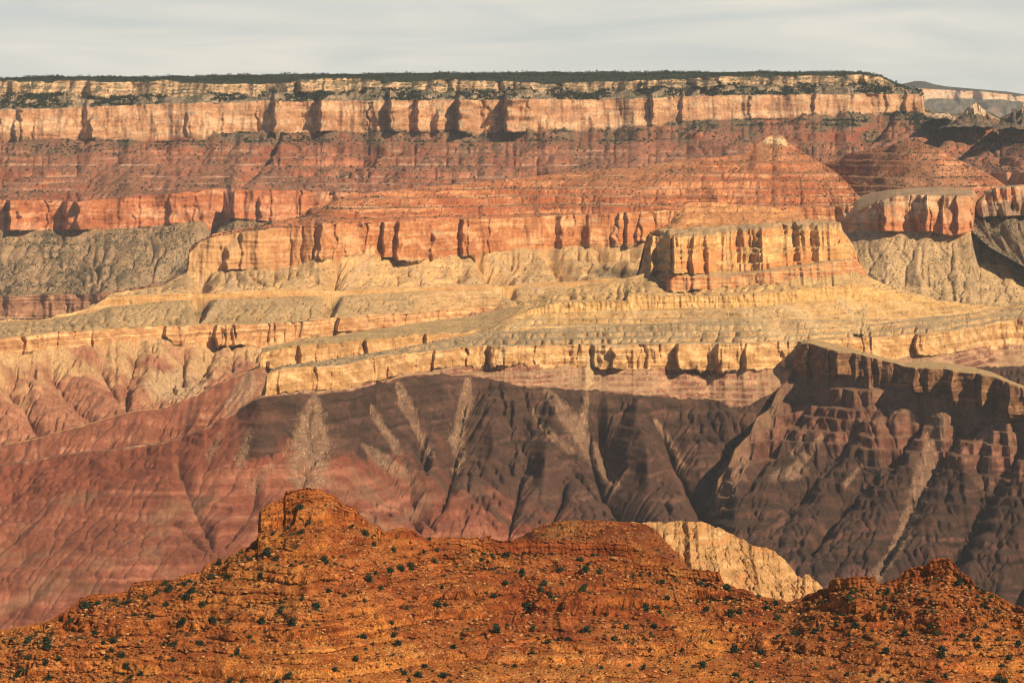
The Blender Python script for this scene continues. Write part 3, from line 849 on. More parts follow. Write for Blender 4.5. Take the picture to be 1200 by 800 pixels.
# ================================================================== second tongue of the ledge platform with the hills left of it
T = Sweep(-150, 680, .9)
T.line(sm=14, y=[(-150, 620), (0, 610), (100, 585), (200, 565), (300, 530), (330, 510), (400, 490), (560, 470), (680, 450)], Y=[(-150, 7850), (0, 7850), (285, 8100), (340, 8420), (540, 9000), (680, 9100)])
T.line(jit=2.2, js=16, jx=310, y=[(-150, 535), (0, 524), (50, 511), (105, 496), (162, 479.5), (190, 479), (235, 460), (285, 437), (302, 431), (330, 430.5), (360, 427), (400, 419), (450, 412), (500, 402), (540, 395), (600, 384), (680, 376)], Y=[(-150, 8200), (0, 8200), (285, 8500), (340, 8590), (400, 8760), (500, 9100), (600, 9480), (680, 9700)], amp=25)
T.line(jit=.7, js=14, jx=310, y=[(-150, 534.7), (0, 523.7), (50, 510.7), (105, 495.7), (162, 479.2), (190, 478.7), (235, 459.7), (285, 436.7), (303, 430), (306, 413), (340, 405.5), (400, 400), (440, 395.5), (500, 391.5), (540, 390), (580, 384), (600, 380), (680, 372)], rel=(1, 18), amp=25)
T.line([(-150, 536), (0, 525), (105, 497), (190, 480), (285, 438), (304, 429), (307, 408), (340, 401), (400, 392), (440, 386), (500, 377), (560, 369), (600, 359), (680, 352)], Y=[(-150, 8260), (285, 8570), (306, 8700), (400, 9080), (560, 9930), (680, 10100)])
T.line([(-150, 560), (0, 550), (285, 460), (307, 430), (340, 404), (400, 395), (560, 373), (680, 360)], rel=(3, 250))
T.seg('', 80, 1.2); T.seg('', 34); T.seg('', 30); T.seg('', 8)
T.build((150., 44))
for x0, wd, dp in ((352, 30, 30), (430, 40, 40), (500, 40, 40)):
    T.step((1,), x0, wd, dp, 3.)
T.gully((0,), 14, 230., warp=.7, seed=111, o=3)
T.rough((0,), 2.2, 14., 282)
T.erode((0,), 12, 24, top=.05, seed=112, m_=.5)
T.rough((2,), 3, 60., 113)
T.buttress((1,), 10, 14, 510)
T.cliff((1,), 4.5, 15., 40., 2, 7., 114, crack=12, cx=45.)
T.finish()
T.paint((0,), rock, base=DOX, alt=(.26, .13, .08), dust=(.22, .078, .044), bz=14., bsc=90., band=.2, blot=.25, seed=51)
T.paint((1,), rock, base=TAPE, alt=TAPE2, bz=8., bsc=50., streak=.22, band=.3, seed=52)
T.paint((2, 3), rock, base=(.38, .24, .11), dust=(.37, .25, .12), bsc=110., band=.3, seed=53)
m = T.m(2, 3)
T.col[m] = lerp(T.col[m], DOX, (sstep(310, 300, T.px[m]))[:, None])
for q, wd in (([(318, 434), (300, 455), (285, 478)], 22), ([(290, 440), (278, 470)], 10)):
    pass
rubble_tongue(T, (0,), [(293, 438, 5), (285, 460, 14), (272, 478, 11)], (.28, .165, .10), seed=41)
rubble_tongue(T, (0,), [(322, 434, 12), (305, 452, 16)], (.28, .165, .10), .6, seed=42)
channels(T, (0,), (.30, .15, .095), 4., 6., .5)
T.mesh('ledge_tongue', MAT_MID, kind='structure', cat='mesa', label='narrow tan platform with an orange cliff edge tapering left, behind the longest ledge')

# ================================================================== near ledge platform, dark slopes and the red canyon floor below it
E = Sweep(-150, 1380, .9)
crest = [(-150, 562), (0, 545), (60, 536), (100, 530), (160, 522.5), (190, 519), (215, 511), (230, 505), (250, 496), (270, 485), (290, 474), (306, 464)]
def cr_(d): return [(x, y - d) for x, y in crest]
E.line(sm=30, y=[(-150, 860), (0, 840), (100, 800), (200, 770), (300, 740), (400, 720), (600, 690), (800, 690), (950, 720), (1380, 790)], Y=[(-150, 6750), (0, 6800), (400, 7250), (600, 7650), (950, 7600), (1380, 7300)])
E.line(sm=28, y=[(-150, 700), (0, 690), (50, 672), (100, 655), (200, 640), (300, 622), (400, 612), (480, 605), (560, 616), (700, 612), (760, 605), (830, 602), (900, 600), (1000, 600), (1380, 600)], Y=[(-150, 7150), (0, 7200), (300, 7350), (480, 7600), (560, 7780), (700, 7950), (830, 8030), (1000, 8100), (1380, 8200)])
E.line(sm=26, y=[(-150, 600), (0, 590), (100, 570), (190, 556), (260, 545), (330, 540), (400, 545), (480, 545), (560, 540), (620, 545), (700, 540), (760, 545), (820, 550), (900, 530), (1000, 520), (1380, 500)], Y=[(-150, 7600), (0, 7600), (190, 7560), (330, 7560), (400, 7650), (480, 8000), (560, 8260), (700, 8320), (820, 8380), (1000, 8500), (1380, 8900)])
E.line(sm=4, y=cr_(0) + [(311, 464), (350, 461), (400, 457), (450, 446), (480, 439), (520, 436), (560, 441), (600, 449), (650, 453), (700, 457), (760, 461), (800, 466), (850, 470), (880, 472), (900, 462), (930, 442), (1000, 441), (1100, 432), (1380, 415)], Y=[(-150, 7800), (190, 7700), (306, 7660), (400, 7860), (450, 8150), (500, 8370), (560, 8530), (700, 8610), (900, 8670), (1000, 8850), (1100, 9050), (1170, 9600), (1380, 9700)], amp=26)
E.line(jit=3., js=17, jx=315, y=cr_(.4) + [(311, 463), (350, 458), (400, 455), (450, 443), (480, 434), (520, 430), (560, 428), (600, 426), (700, 429), (760, 432), (850, 432), (900, 432), (930, 426), (1000, 421), (1100, 415), (1170, 405), (1380, 390)], Y=[(-150, 7810), (306, 7680), (400, 7890), (500, 8430), (560, 8600), (700, 8700), (900, 8770), (1000, 8950), (1100, 9210), (1170, 9740), (1380, 9850)], amp=26)
E.line(jit=.9, js=15, jx=315, y=cr_(.8) + [(310, 461), (313, 438), (330, 431), (400, 427), (450, 415.5), (500, 410), (560, 405.5), (620, 403), (700, 402.5), (800, 402), (900, 400), (930, 399), (1000, 395.5), (1060, 391), (1100, 388), (1150, 381), (1170, 376), (1200, 372), (1380, 360)], rel=(4, 22), amp=26)
E.line([(x, y + 1) for x, y in crest] + [(312, 440), (316, 434), (330, 428.5), (400, 419), (450, 411.5), (500, 401.5), (540, 394), (600, 385), (700, 381), (800, 375), (900, 372), (1000, 374), (1060, 372), (1100, 369), (1170, 364), (1200, 361), (1380, 350)], Y=[(-150, 7900), (306, 7760), (330, 7930), (400, 8060), (540, 8760), (600, 8820), (700, 8860), (900, 8900), (1000, 9050), (1100, 9480), (1170, 9880), (1380, 10050)])
E.line([(-150, 590), (0, 570), (306, 490), (316, 437), (330, 431), (400, 422), (540, 397), (590, 376), (620, 368.5), (650, 365.5), (690, 364), (760, 361.5), (800, 361), (850, 360), (900, 358), (925, 353), (960, 351), (1000, 350), (1060, 351), (1100, 354), (1170, 361), (1200, 359), (1380, 348)], rel=(6, [(-150, 200), (400, 120), (600, 60), (700, 60), (900, 50), (1380, 50)]), amp=10)
E.line([(-150, 591), (0, 571), (306, 491), (316, 437.5), (330, 431.5), (400, 422.5), (540, 397.5), (590, 375.5), (620, 363), (650, 354), (690, 353), (733, 352), (736, 345), (760, 344.5), (800, 346), (830, 347), (900, 343), (925, 341), (960, 337), (1000, 333), (1015, 334), (1040, 341), (1065, 345), (1100, 353.5), (1170, 360.5), (1380, 347.5)], rel=(7, 12), amp=10)
E.line([(-150, 600), (0, 580), (306, 500), (316, 440), (330, 434), (400, 426), (540, 400), (590, 372), (615, 352), (640, 342), (680, 335), (720, 329), (745, 323), (762, 318.5), (775, 331), (785, 335), (850, 335), (900, 329), (960, 321), (1000, 316), (1040, 334), (1070, 343), (1100, 352), (1170, 360), (1380, 347)], rel=(8, [(-150, 150), (590, 60), (620, 130), (760, 240), (785, 105), (960, 110), (1000, 140), (1070, 70), (1380, 60)]))
E.line(lambda x: E.lines[9][0] + 16, rel=(9, 260))
for n, p in ((90, 1.1), (80, 1.15), (120, 1.25), (26, 1.1), (34, 1), (36, 1.1), (24, 1.1), (16, 1), (30, 1.15), (8, 1)):
    E.seg('', n, p)
E.build((190., 55))
for x0, wd, dp in ((328, 30, 20), (372, 40, 20), (440, 30, 25), (510, 30, 40), (575, 50, 50), (697, 40, 40), (795, 70, 70), (842, 40, 40), (875, 40, 35), (1075, 50, 50), (1120, 30, 30)):
    E.step((4,), x0, wd, dp, 2.5)
# main spurs and chutes of the slope
for q, dp, wd in (([(440, 455), (442, 510), (470, 560), (490, 600)], 70, 16), ([(548, 445), (536, 500), (530, 545), (520, 580)], 60, 14),
                  ([(690, 452), (692, 500), (708, 555), (740, 600), (760, 625)], 120, 15), ([(772, 465), (790, 520), (815, 565), (832, 600)], 95, 14),
                  ([(360, 470), (365, 520), (350, 570)], 40, 14), ([(620, 455), (640, 510), (700, 560)], 55, 14),
                  ([(940, 440), (905, 480), (870, 525), (842, 562), (830, 610), (850, 660)], 130, 17),
                  ([(610, 560), (600, 600), (590, 640)], 40, 12), ([(660, 570), (650, 600), (640, 640)], 40, 10),
                  ([(0, 600), (60, 600), (130, 592), (200, 600), (240, 640)], 30, 14), ([(210, 545), (230, 590), (250, 640)], 35, 8),
                  ([(300, 560), (290, 600), (255, 640)], 35, 9), ([(480, 560), (510, 605), (560, 630)], 60, 12)):
    E.carve((0, 1, 2), q, dp * .55, wd, .7, .8, fade=2)
E.carve((2,), [(485, 445), (492, 500), (500, 560)], 50, 9, .7, fade=2)
E.carve((2,), [(700, 470), (715, 520), (735, 570)], 60, 9, .7, fade=2)
E.carve((2,), [(575, 470), (580, 540)], -40, 22, .7, fade=2)
E.carve((1, 2), [(650, 480), (640, 560)], -40, 24, .7, fade=2)
E.carve((1, 2), [(750, 480), (760, 560)], -40, 20, .7, fade=2)
E.gully((2,), 16, 190., warp=.8, seed=121, o=3, lean=.3)
E.gully((1,), 14, 260., warp=.9, seed=122, o=3)
E.gully((0,), 16, 240., warp=.9, seed=123, o=3)
E.rough((0, 1, 2), 5, 60., 126, 4)
E.rough((2,), 2.6, 13., 226, 4)
E.rough((0, 1), 1.8, 13., 227, 4)
E.erode((0, 1, 2), 30, 30, top=.03, seed=221, m_=.5, cs=lambda x: .22 + .78 * sstep(330, 640, x))
E.gully((5,), 4, 42., warp=.6, seed=325, o=2)
E.gully((6,), 3, 55., warp=.6, seed=326, o=2)
E.gully((8,), 6, 60., warp=.6, seed=327, o=2)
E.erode((5,), 8, 18, top=.1, bot=.2, seed=222)
E.erode((6,), 6, 16, top=.1, bot=.25, seed=223)
E.erode((8,), 10, 18, top=.1, bot=.2, seed=224)
E.terr((2,), 17, .6, 127, 3.4, 160., 4.)
E.terr((3,), 11, .9, 128, 3.2, 300., 2.)
E.terr((0, 1), 16, .25, 129, 2.8, 220., 6.)
E.terr((5, 6, 8), 9, .9, 130, 3.6, 300., 1.5)
E.buttress((4,), 10, 16, 511)
E.buttress((7,), 7, 6, 512)
E.cliff((4,), 5, 14., 36., 2.2, 8., 131, crack=13, cx=42.)
E.cliff((7,), 5, 9., 40., 2, 5., 132, crack=6, cx=16.)
E.finish()
E.paint((0, 1), rock, base=DOX, alt=DOX2, dust=(.195, .064, .036), dust_nz=(.8, .98), bz=13., bsc=120., band=.3, blot=.25, seed=61, salt=.07)
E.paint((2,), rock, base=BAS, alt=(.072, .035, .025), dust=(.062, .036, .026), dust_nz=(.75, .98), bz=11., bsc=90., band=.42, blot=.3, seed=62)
E.paint((3,), rock, base=(.20, .085, .055), alt=(.32, .185, .105), dust=(.32, .20, .115), bz=8., bsc=70., band=.4, blot=.35, seed=63)
E.paint((4,), rock, base=TAPE, alt=TAPE2, dust=(.38, .25, .13), bz=9., bsc=45., streak=.22, band=.25, blot=.3, seed=64)
E.paint((5,), rock, base=(.38, .225, .10), alt=(.33, .22, .11), dust=(.28, .20, .115), bz=6., bsc=70., band=.5, blot=.3, scrub=.012, seed=65)
E.paint((6,), rock, base=(.42, .25, .10), alt=(.36, .24, .115), dust=(.35, .228, .117), bz=6., bsc=70., band=.45, blot=.25, scrub=.012, seed=65)
E.paint((7,), rock, base=(.49, .285, .105), alt=(.45, .285, .125), bz=5., bsc=30., streak=.28, band=.3, seed=66)
E.paint((8, 9), rock, base=(.46, .28, .11), alt=(.44, .29, .125), dust=(.42, .265, .122), bz=6., bsc=60., band=.34, scrub=.02, seed=67)
# left of the ledge the hills are red to the crest; the dark lava thins out into red downslope
m = E.m(2)
px, py, X, Y, t = E.px[m], E.py[m], E.X[m], E.Y[m], E.T[m]
nn = fbm(X / 90., Y / 90., 4, 133)
kl = sstep(330, 235, px + 30 * nn)
kd = sstep(.36, .1, t + .22 * nn) * sstep(560, 420, px + 60 * nn)
k = np.maximum(kl, kd)
red = C(*DOX) * (1 + .2 * nn + .06 * rng.standard_normal(len(X)))[:, None]
E.col[m] = lerp(E.col[m], red, k[:, None])
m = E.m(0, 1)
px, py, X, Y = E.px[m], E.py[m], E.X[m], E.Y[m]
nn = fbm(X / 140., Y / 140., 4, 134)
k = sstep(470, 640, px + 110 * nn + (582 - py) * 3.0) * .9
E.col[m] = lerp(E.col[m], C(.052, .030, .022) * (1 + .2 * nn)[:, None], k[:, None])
k = .32 * sstep(.1, .75, fbm(X / 210., Y / 90., 4, 135)) * sstep(620, 450, px)
E.col[m] = lerp(E.col[m], C(.185, .135, .075), k[:, None])
k = .3 * sstep(.25, .8, fbm(X / 260. + .3 * fbm(X / 60, Y / 60, 2, 3), E.Z[m] / 11., 3, 136))
E.col[m] = lerp(E.col[m], C(.25, .125, .085), k[:, None])
m = E.m(4, 5, 6)
k = sstep(312, 306, E.px[m])[:, None]
E.col[m] = lerp(E.col[m], C(*DOX), k)
# tails of pale ledge rubble down the dark slope
PALE = (.27, .155, .095)
for k_, (pts, stg) in enumerate((
        ([(369, 462, 4), (365, 495, 18), (363, 526, 27), (361, 555, 25), (363, 568, 12)], .92),
        ([(435, 475, 2), (440, 489, 6), (450, 503, 4), (467, 528, 6)], .85), ([(425, 521, 2), (444, 537, 10), (471, 554, 7)], .75),
        ([(466, 450, 4), (475, 472, 9), (483, 489, 7), (491, 510, 4), (506, 534, 4)], .9),
        ([(548, 445, 4), (547, 468, 9), (541, 491, 8), (535, 514, 9), (539, 537, 7), (533, 552, 4)], .92),
        ([(640, 457, 4), (657, 479, 9), (673, 499, 11), (696, 534, 10), (722, 570, 5)], .85),
        ([(687, 463, 4), (685, 487, 5), (681, 510, 7)], .85), ([(622, 480, 2), (646, 510, 5), (669, 528, 5)], .6),
        ([(293, 505, 4), (281, 541, 7)], .5), ([(258, 508, 4), (246, 534, 6)], .45), ([(318, 545, 4), (297, 572, 8)], .5),
        ([(768, 492, 3), (786, 520, 5), (802, 548, 3)], .8), ([(935, 446, 4), (905, 480, 7), (880, 515, 8), (850, 555, 8), (834, 592, 6)], .75))):
    rubble_tongue(E, (1, 2, 3), pts, (.21, .124, .078), stg, 200 + k_)
for q, wd in (([(205, 545), (222, 580), (235, 605)], 2), ([(480, 560), (500, 590), (470, 610)], 8)):
    overlay(E, (0, 1, 2), q, wd, (.16, .105, .065), .4, ysc=1.4, seed=300 + int(q[0][0]), speck=.1)
for q, wd in (([(700, 404), (694, 425), (690, 455)], 5), ([(590, 408), (586, 428)], 3), ([(860, 350), (900, 385), (930, 398)], 7), ([(905, 352), (950, 375), (960, 388)], 4), ([(985, 350), (1000, 372)], 4), ([(640, 372), (600, 384)], 3)):
    overlay(E, (3, 4, 5, 6), q, wd, (.40, .28, .15), .7, ysc=.8, seed=330 + int(q[0][0]))
channels(E, (0, 1), (.225, .115, .075), 4.4, 6.4, .5)
channels(E, (5, 6, 8), (.52, .35, .18), 3., 4.8, .6)
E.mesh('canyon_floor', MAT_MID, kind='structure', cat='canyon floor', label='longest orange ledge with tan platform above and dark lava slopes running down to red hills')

# ================================================================== dark ledge promontory on the right
H = Sweep(815, 1390, .8)
va = [(815, 640), (828, 606), (837, 585), (841, 564), (852, 549), (861, 526), (878, 510), (886, 491), (903, 479), (911, 459), (922, 448)]
def vl(d): return [(x, y - d) for x, y in va]
H.line([(815, 680), (900, 730), (1000, 770), (1390, 850)], Y=[(815, 7700), (900, 7500), (1000, 7420), (1390, 6900)])
H.line(sm=20, y=[(815, 660), (860, 640), (900, 640), (1000, 640), (1100, 650), (1200, 660), (1390, 690)], Y=[(815, 7850), (860, 7850), (900, 7850), (1000, 7760), (1100, 7680), (1200, 7560), (1390, 7250)])
H.line(sm=14, y=[(815, 645), (832, 612), (850, 580), (880, 555), (920, 530), (960, 530), (1040, 540), (1100, 545), (1200, 560), (1390, 590)], Y=[(815, 8000), (832, 8060), (880, 8150), (920, 8300), (960, 8290), (1040, 8130), (1100, 8020), (1200, 7830), (1390, 7500)], amp=40)
H.line(vl(0) + [(928, 436), (932, 432), (958, 441), (985, 436), (1000, 437), (1040, 448), (1080, 458), (1130, 469), (1160, 477), (1200, 485), (1390, 520)], Y=[(815, 8080), (842, 8200), (870, 8330), (900, 8520), (930, 8720), (945, 8680), (1000, 8520), (1060, 8380), (1150, 8180), (1200, 8060), (1390, 7700)], amp=40, jit=1.6)
H.line(vl(.6) + [(929, 428), (933, 410), (938, 403), (947, 401), (960, 405), (985, 411), (1005, 414), (1030, 421), (1050, 426), (1060, 429), (1080, 430), (1110, 432), (1150, 438), (1172, 443), (1180, 446), (1200, 453), (1390, 490)], rel=(3, 22), amp=40)
H.line(vl(1.2) + [(929, 427), (934, 407), (940, 400), (950, 397.5), (960, 398.5), (985, 404.5), (1005, 410), (1030, 417), (1060, 425), (1070, 424), (1090, 424), (1110, 425), (1140, 430), (1160, 435), (1172, 440), (1182, 445), (1200, 452), (1390, 488)], rel=(4, [(815, 20), (930, 60), (960, 260), (1060, 330), (1200, 300), (1390, 300)]))
H.line([(815, 660), (870, 560), (930, 440), (960, 420), (1060, 450), (1200, 480), (1390, 520)], rel=(5, 200))
for n, p in ((100, 1.1), (110, 1.1), (100, 1.15), (44, 1), (22, 1.1), (8, 1)):
    H.seg('', n, p)
H.build((200., 66))
for x0, wd, dp in ((936, 60, 30), (981, 14, 110), (1003, 16, 60), (1030, 14, 50), (1072, 16, 130), (1087, 14, 40), (1116, 16, 110), (1150, 16, 110), (1172, 20, 70), (1183, 60, 80), (1230, 40, 60), (1290, 60, 90)):
    H.step((3,), x0, wd * 1.3, dp * .75, 5.)
for q, dp, wd in (([(1082, 480), (1050, 520), (1020, 545), (985, 590), (950, 640)], 75, 12), ([(1000, 500), (975, 530), (930, 580), (900, 620)], 55, 11), ([(1130, 480), (1090, 540), (1060, 600), (1030, 660)], 75, 13),
                  ([(1200, 500), (1160, 560), (1120, 640), (1080, 700)], 85, 14), ([(1030, 470), (1010, 490)], 30, 8), ([(960, 450), (930, 480), (905, 520), (870, 575)], 45, 10), ([(1260, 530), (1220, 620), (1180, 720)], 80, 15), ([(1150, 520), (1140, 590)], 40, 10)):
    H.carve((0, 1, 2), q, dp * .45, wd, .8)
H.gully((2,), 7, 130., warp=.6, seed=141, lean=1.0, o=3)
H.gully((1,), 10, 200., warp=.7, seed=142, lean=1.0, o=3)
H.gully((0,), 16, 240., warp=.8, seed=143, o=3)
H.rough((0, 1, 2), 5, 50., 144, 4)
H.rough((1, 2), 2.6, 13., 244, 4)
H.erode((0, 1, 2), 14, 28, top=.03, seed=241, m_=.5)
H.terr((2,), 26, 1.3, 145, 3.6, 400., 4.)
H.terr((1,), 26, .8, 146, 3., 200., 5.)
H.buttress((2,), 12, 8, 514, 2.5)
H.buttress((3,), 9, 13, 513, 3.)
H.cliff((3,), 6, 15., 45., 2.5, 8., 147, crack=13, cx=40.)
H.finish()
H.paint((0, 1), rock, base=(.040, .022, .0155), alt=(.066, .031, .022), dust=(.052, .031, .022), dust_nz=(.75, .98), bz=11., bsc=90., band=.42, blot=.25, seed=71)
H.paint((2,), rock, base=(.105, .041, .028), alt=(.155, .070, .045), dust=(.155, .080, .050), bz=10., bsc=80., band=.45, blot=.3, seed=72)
H.paint((3,), rock, base=(.13, .062, .032), alt=(.20, .105, .05), bz=9., bsc=45., streak=.22, band=.3, seed=73)  # same rock as the other ledges, darkened: shade of the left-facing cliff painted in
H.paint((4, 5), rock, base=(.27, .19, .105), dust=(.36, .24, .115), bsc=60., band=.1, scrub=.02, seed=74)
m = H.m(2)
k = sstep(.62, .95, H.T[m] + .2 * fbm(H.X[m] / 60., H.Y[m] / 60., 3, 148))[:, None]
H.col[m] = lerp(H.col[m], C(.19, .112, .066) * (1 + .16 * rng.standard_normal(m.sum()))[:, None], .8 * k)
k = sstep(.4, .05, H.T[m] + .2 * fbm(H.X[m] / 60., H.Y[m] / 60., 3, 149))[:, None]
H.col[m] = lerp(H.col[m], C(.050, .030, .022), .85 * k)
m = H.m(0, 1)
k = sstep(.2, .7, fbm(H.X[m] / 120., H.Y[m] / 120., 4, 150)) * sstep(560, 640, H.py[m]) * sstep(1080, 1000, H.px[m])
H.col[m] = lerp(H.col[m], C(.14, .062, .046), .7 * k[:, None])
for k_, (pts, stg) in enumerate((([(1104, 480, 5), (1097, 505, 12), (1088, 540, 12), (1076, 580, 12), (1062, 615, 9), (1046, 650, 7), (1022, 680, 8)], .85),
        ([(966, 508, 3), (948, 530, 6), (926, 556, 7)], .85), ([(946, 507, 2), (928, 532, 4)], .85), ([(1010, 545, 2), (990, 568, 4)], .8),
        ([(1098, 470, 6), (1112, 488, 15)], .5), ([(882, 528, 4), (856, 568, 7), (838, 600, 6)], .7), ([(1170, 480, 5), (1158, 510, 13)], .6), ([(910, 558, 8), (940, 552, 8)], .5))):
    rubble_tongue(H, (0, 1, 2), pts, (.20, .118, .076), stg, 400 + k_, (.36, .23, .13))
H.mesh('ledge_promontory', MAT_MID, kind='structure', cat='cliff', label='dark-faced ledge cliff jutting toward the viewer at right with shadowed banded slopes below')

# rubbly ground between the promontory and the ledge behind it, and land under everything
g = 60
gx, gy = np.meshgrid(np.linspace(-6000, 6000, g), np.linspace(-2500, 40000, 140))
gz = 1040 + 25 * fbm(gx / 900., gy / 900., 4, 160)
i = np.arange(gx.size).reshape(gx.shape)
fc = np.stack([i[:-1, :-1], i[:-1, 1:], i[1:, 1:], i[1:, :-1]], -1).reshape(-1, 4)
mesh_object('ground', np.stack([gx, gy, gz], -1).reshape(-1, 3), fc, MAT_MID, np.tile(C(.20, .12, .075), (gx.size, 1)), smooth=True, kind='structure', cat='ground', label='brown desert ground at the bottom of the canyon')

# ================================================================== foreground: pale knob, back hill, red ridge
KN = Sweep(690, 990, .6)
ksky = [(690, 640), (715, 622), (735, 613), (765, 611), (790, 611.5), (800, 610), (818, 609.5), (830, 612), (845, 619), (862, 629), (880, 637), (898, 642), (908, 647), (920, 656), (927, 664), (934, 674), (940, 676), (944, 672), (948, 673), (952, 678), (957, 681), (964, 688), (975, 702), (990, 716)]
KN.line([(690, 760), (990, 770)], Y=2760)
KN.line([(690, 690), (760, 680), (850, 695), (900, 715), (990, 735)], Y=2880, amp=8)
KN.line([(690, 650), (760, 638), (820, 640), (880, 662), (920, 683), (964, 700), (990, 722)], Y=[(690, 2960), (850, 2960), (990, 2900)], amp=14)
KN.line(ksky, jit=1.2, js=9, Y=[(690, 3010), (850, 3010), (990, 2930)], amp=14)
KN.line(lambda x: pl(ksky)(x) + 14, Y=3110)
for n, p in ((60, 1), (70, 1), (50, .85), (10, 1)):
    KN.seg('', n, p)
KN.build((45., 71))
KN.gully((0, 1, 2), 2, 30., warp=.6, seed=161, o=3)
KN.rough((0, 1, 2), 1.5, 14., 162, 5)
KN.erode((0, 1, 2), 2.6, 12, seed=163, amp0=.5)
KN.terr((0, 1, 2), 6, .45, 163, 3., 60., 2.)
KN.cliff((1, 2), 3, 9., 30., 1.2, 3., 164)
KN.finish()
KN.paint((0, 1, 2, 3), rock, base=(.38, .20, .08), alt=(.42, .255, .12), dust=(.40, .225, .095), bz=5., bsc=18., band=.18, blot=.22, scrub=.02, scrub_sc=25., scrub_c=(.06, .06, .035), seed=81, salt=.13)
m = KN.m(1, 2)
k = sstep(.1, .6, fbm(KN.X[m] / 30., KN.Z[m] / 14., 3, 165))[:, None] * .5
KN.col[m] = lerp(KN.col[m], C(.46, .20, .075), k)
KN_obj = KN.mesh('limestone_knob', MAT_NEAR, kind='structure', cat='rock knob', label='rounded pale cream rock knob rising behind the red foreground ridge')

def fg_terrace(S, idx, seed=170, mix=1.0):
    m = S.m(*idx)
    # harder beds at fixed levels stand out as small cliffs, softer ones between lie back and are undercut
    q = np.random.default_rng(seed)
    zi, zo, hard = [1780.0], [1780.0], []
    while zi[-1] < 2060:
        l = q.choice([3.5, 5, 8, 12, 15]) * q.uniform(.8, 1.2)
        a, e = l * q.uniform(.12, .22), l * q.uniform(.35, .72)
        zi += [zi[-1] + l - a, zi[-1] + l]
        zo += [zo[-1] + l - e, zo[-1] + l]
        hard.append((zo[-2], zo[-1]))
    zi, zo = np.array(zi), np.array(zo)
    X, Y, Z = S.X[m], S.Y[m], S.Z[m]
    wv = 1.2 * fbm(X / 38., Y / 40., 4, seed + 4)
    mk = sstep(-.5, 0., fbm(X / 36., Y / 30. + Z / 8., 3, seed + 2)) * mix
    k = np.clip(S.thick[m] / 8.0, 0, 1)
    Zt = np.interp(Z + wv, zi, zo) - wv
    Zn = Z + (Zt - Z) * mk * k
    hb = np.array([h[0] for h in hard])
    ht = np.array([h[1] for h in hard])
    zz = Zn + wv
    nb = np.clip(np.searchsorted(hb, zz + 1.3, 'right') - 1, 0, len(hb) - 1)
    below = hb[nb] - zz                              # >0 just under a hard bed
    under = sstep(1.3, .3, np.abs(below - .45)) * (below > -.2)
    face = (zz > hb[nb]) & (zz < ht[nb] + .2)
    lay = nb * 3 + np.floor((zz - hb[nb]) / 2.2)
    u = X / (3.2 + 2.5 * cell(nb * 1.0, seed + 8)) + 9 * cell(lay * 1.0, seed) + .5 * gnoise(X / 8, Zn / 5, seed + 5)
    b = cell(u, seed + 3, lay)
    fr = u - np.floor(u)
    joint = np.exp(-(np.minimum(fr, 1 - fr) / .09) ** 2) * (b > .35)
    jut = np.where(face, 2.6 * b - .2 - 1.3 * joint, 0) * mk
    b2 = cell(X / 1.5 + 3 * cell(np.floor(Zn / 1.2), seed), seed + 4, np.floor(Zn / 1.2))
    S.Y[m] -= (jut - 1.5 * under * mk * (.25 + 1.0 * cell(nb * 1.0, seed + 9)) * sstep(-.45, .1, fbm(X / 16., Zn / 6., 2, seed + 7)) + .7 * b2) * k
    S.Z[m] = Zn + (.5 * np.abs(fbm(X / 2.2, Y / 2.2, 3, seed + 1)) + .7 * np.clip(fbm(X / 6., Y / 6., 3, seed + 6), 0, 2)) * k
    S.hardface = getattr(S, 'hardface', np.zeros_like(S.X))
    S.hardface[m] = face * mk
def fg_paint(S, idx, seed=90):
    S.paint(idx, rock, base=(.20, .052, .012), alt=(.27, .085, .021), dust=(.235, .075, .019), dust_nz=(.72, .97), bz=3.2, bsc=22., band=.3, blot=.28, streak=.25, seed=seed, salt=.2, bandx=120.)
    m = S.m(*idx)
    X, Y, Z, nz = S.X[m], S.Y[m], S.Z[m], S.nz[m]
    c = S.col[m]
    # beds with more pale rubble, loose pale stones, bare red soil
    pb = fbm(Z / 9. + .2 * fbm(X / 40, Y / 40, 2, seed), X / 90., 3, seed + 10)
    sp = (rng.random(len(X)) < .11 + .24 * sstep(-.1, .6, pb)) & (nz > .35)
    c[sp] = lerp(c[sp], C(.46, .24, .095), (.35 + .65 * rng.random(sp.sum()))[:, None])
    hf = S.hardface[m] * sstep(-.3, .5, fbm(X / 30., Z / 6., 3, seed + 13))
    c = lerp(c, C(.36, .135, .035) * (1 + .25 * rng.standard_normal(len(X)))[:, None], (.6 * hf)[:, None])
    dk = rng.random(len(X)) < .11
    c[dk] *= .3
    k = .8 * sstep(.1, .55, fbm(X / 26., Y / 26. + Z / 5., 4, seed + 11)) * sstep(.5, .85, nz)
    c = lerp(c, C(.165, .040, .011) * (1 + .12 * rng.standard_normal(len(X)))[:, None], k[:, None])
    k = sstep(-.2, .8, fbm(X / 75., Y / 75., 3, seed + 12) + .0085 * (1935 - Z) + .55 * np.exp(-((X + 135) / 60.) ** 2))[:, None] * .75
    rd = sstep(-.1, .5, fbm(X / 45., Y / 45., 3, seed + 14) + 1.1 * sstep(-45, 10, X) * sstep(205, 150, X) * sstep(1885, 1915, Z) - .4)[:, None] * .8  # rust-red patches, also painting in the shaded faces below the crest
    c = lerp(c, c * C(.66, .50, .5), rd)
    c = lerp(c, c * C(1.35, 1.7, 1.4), k)
    S.col[m] = c

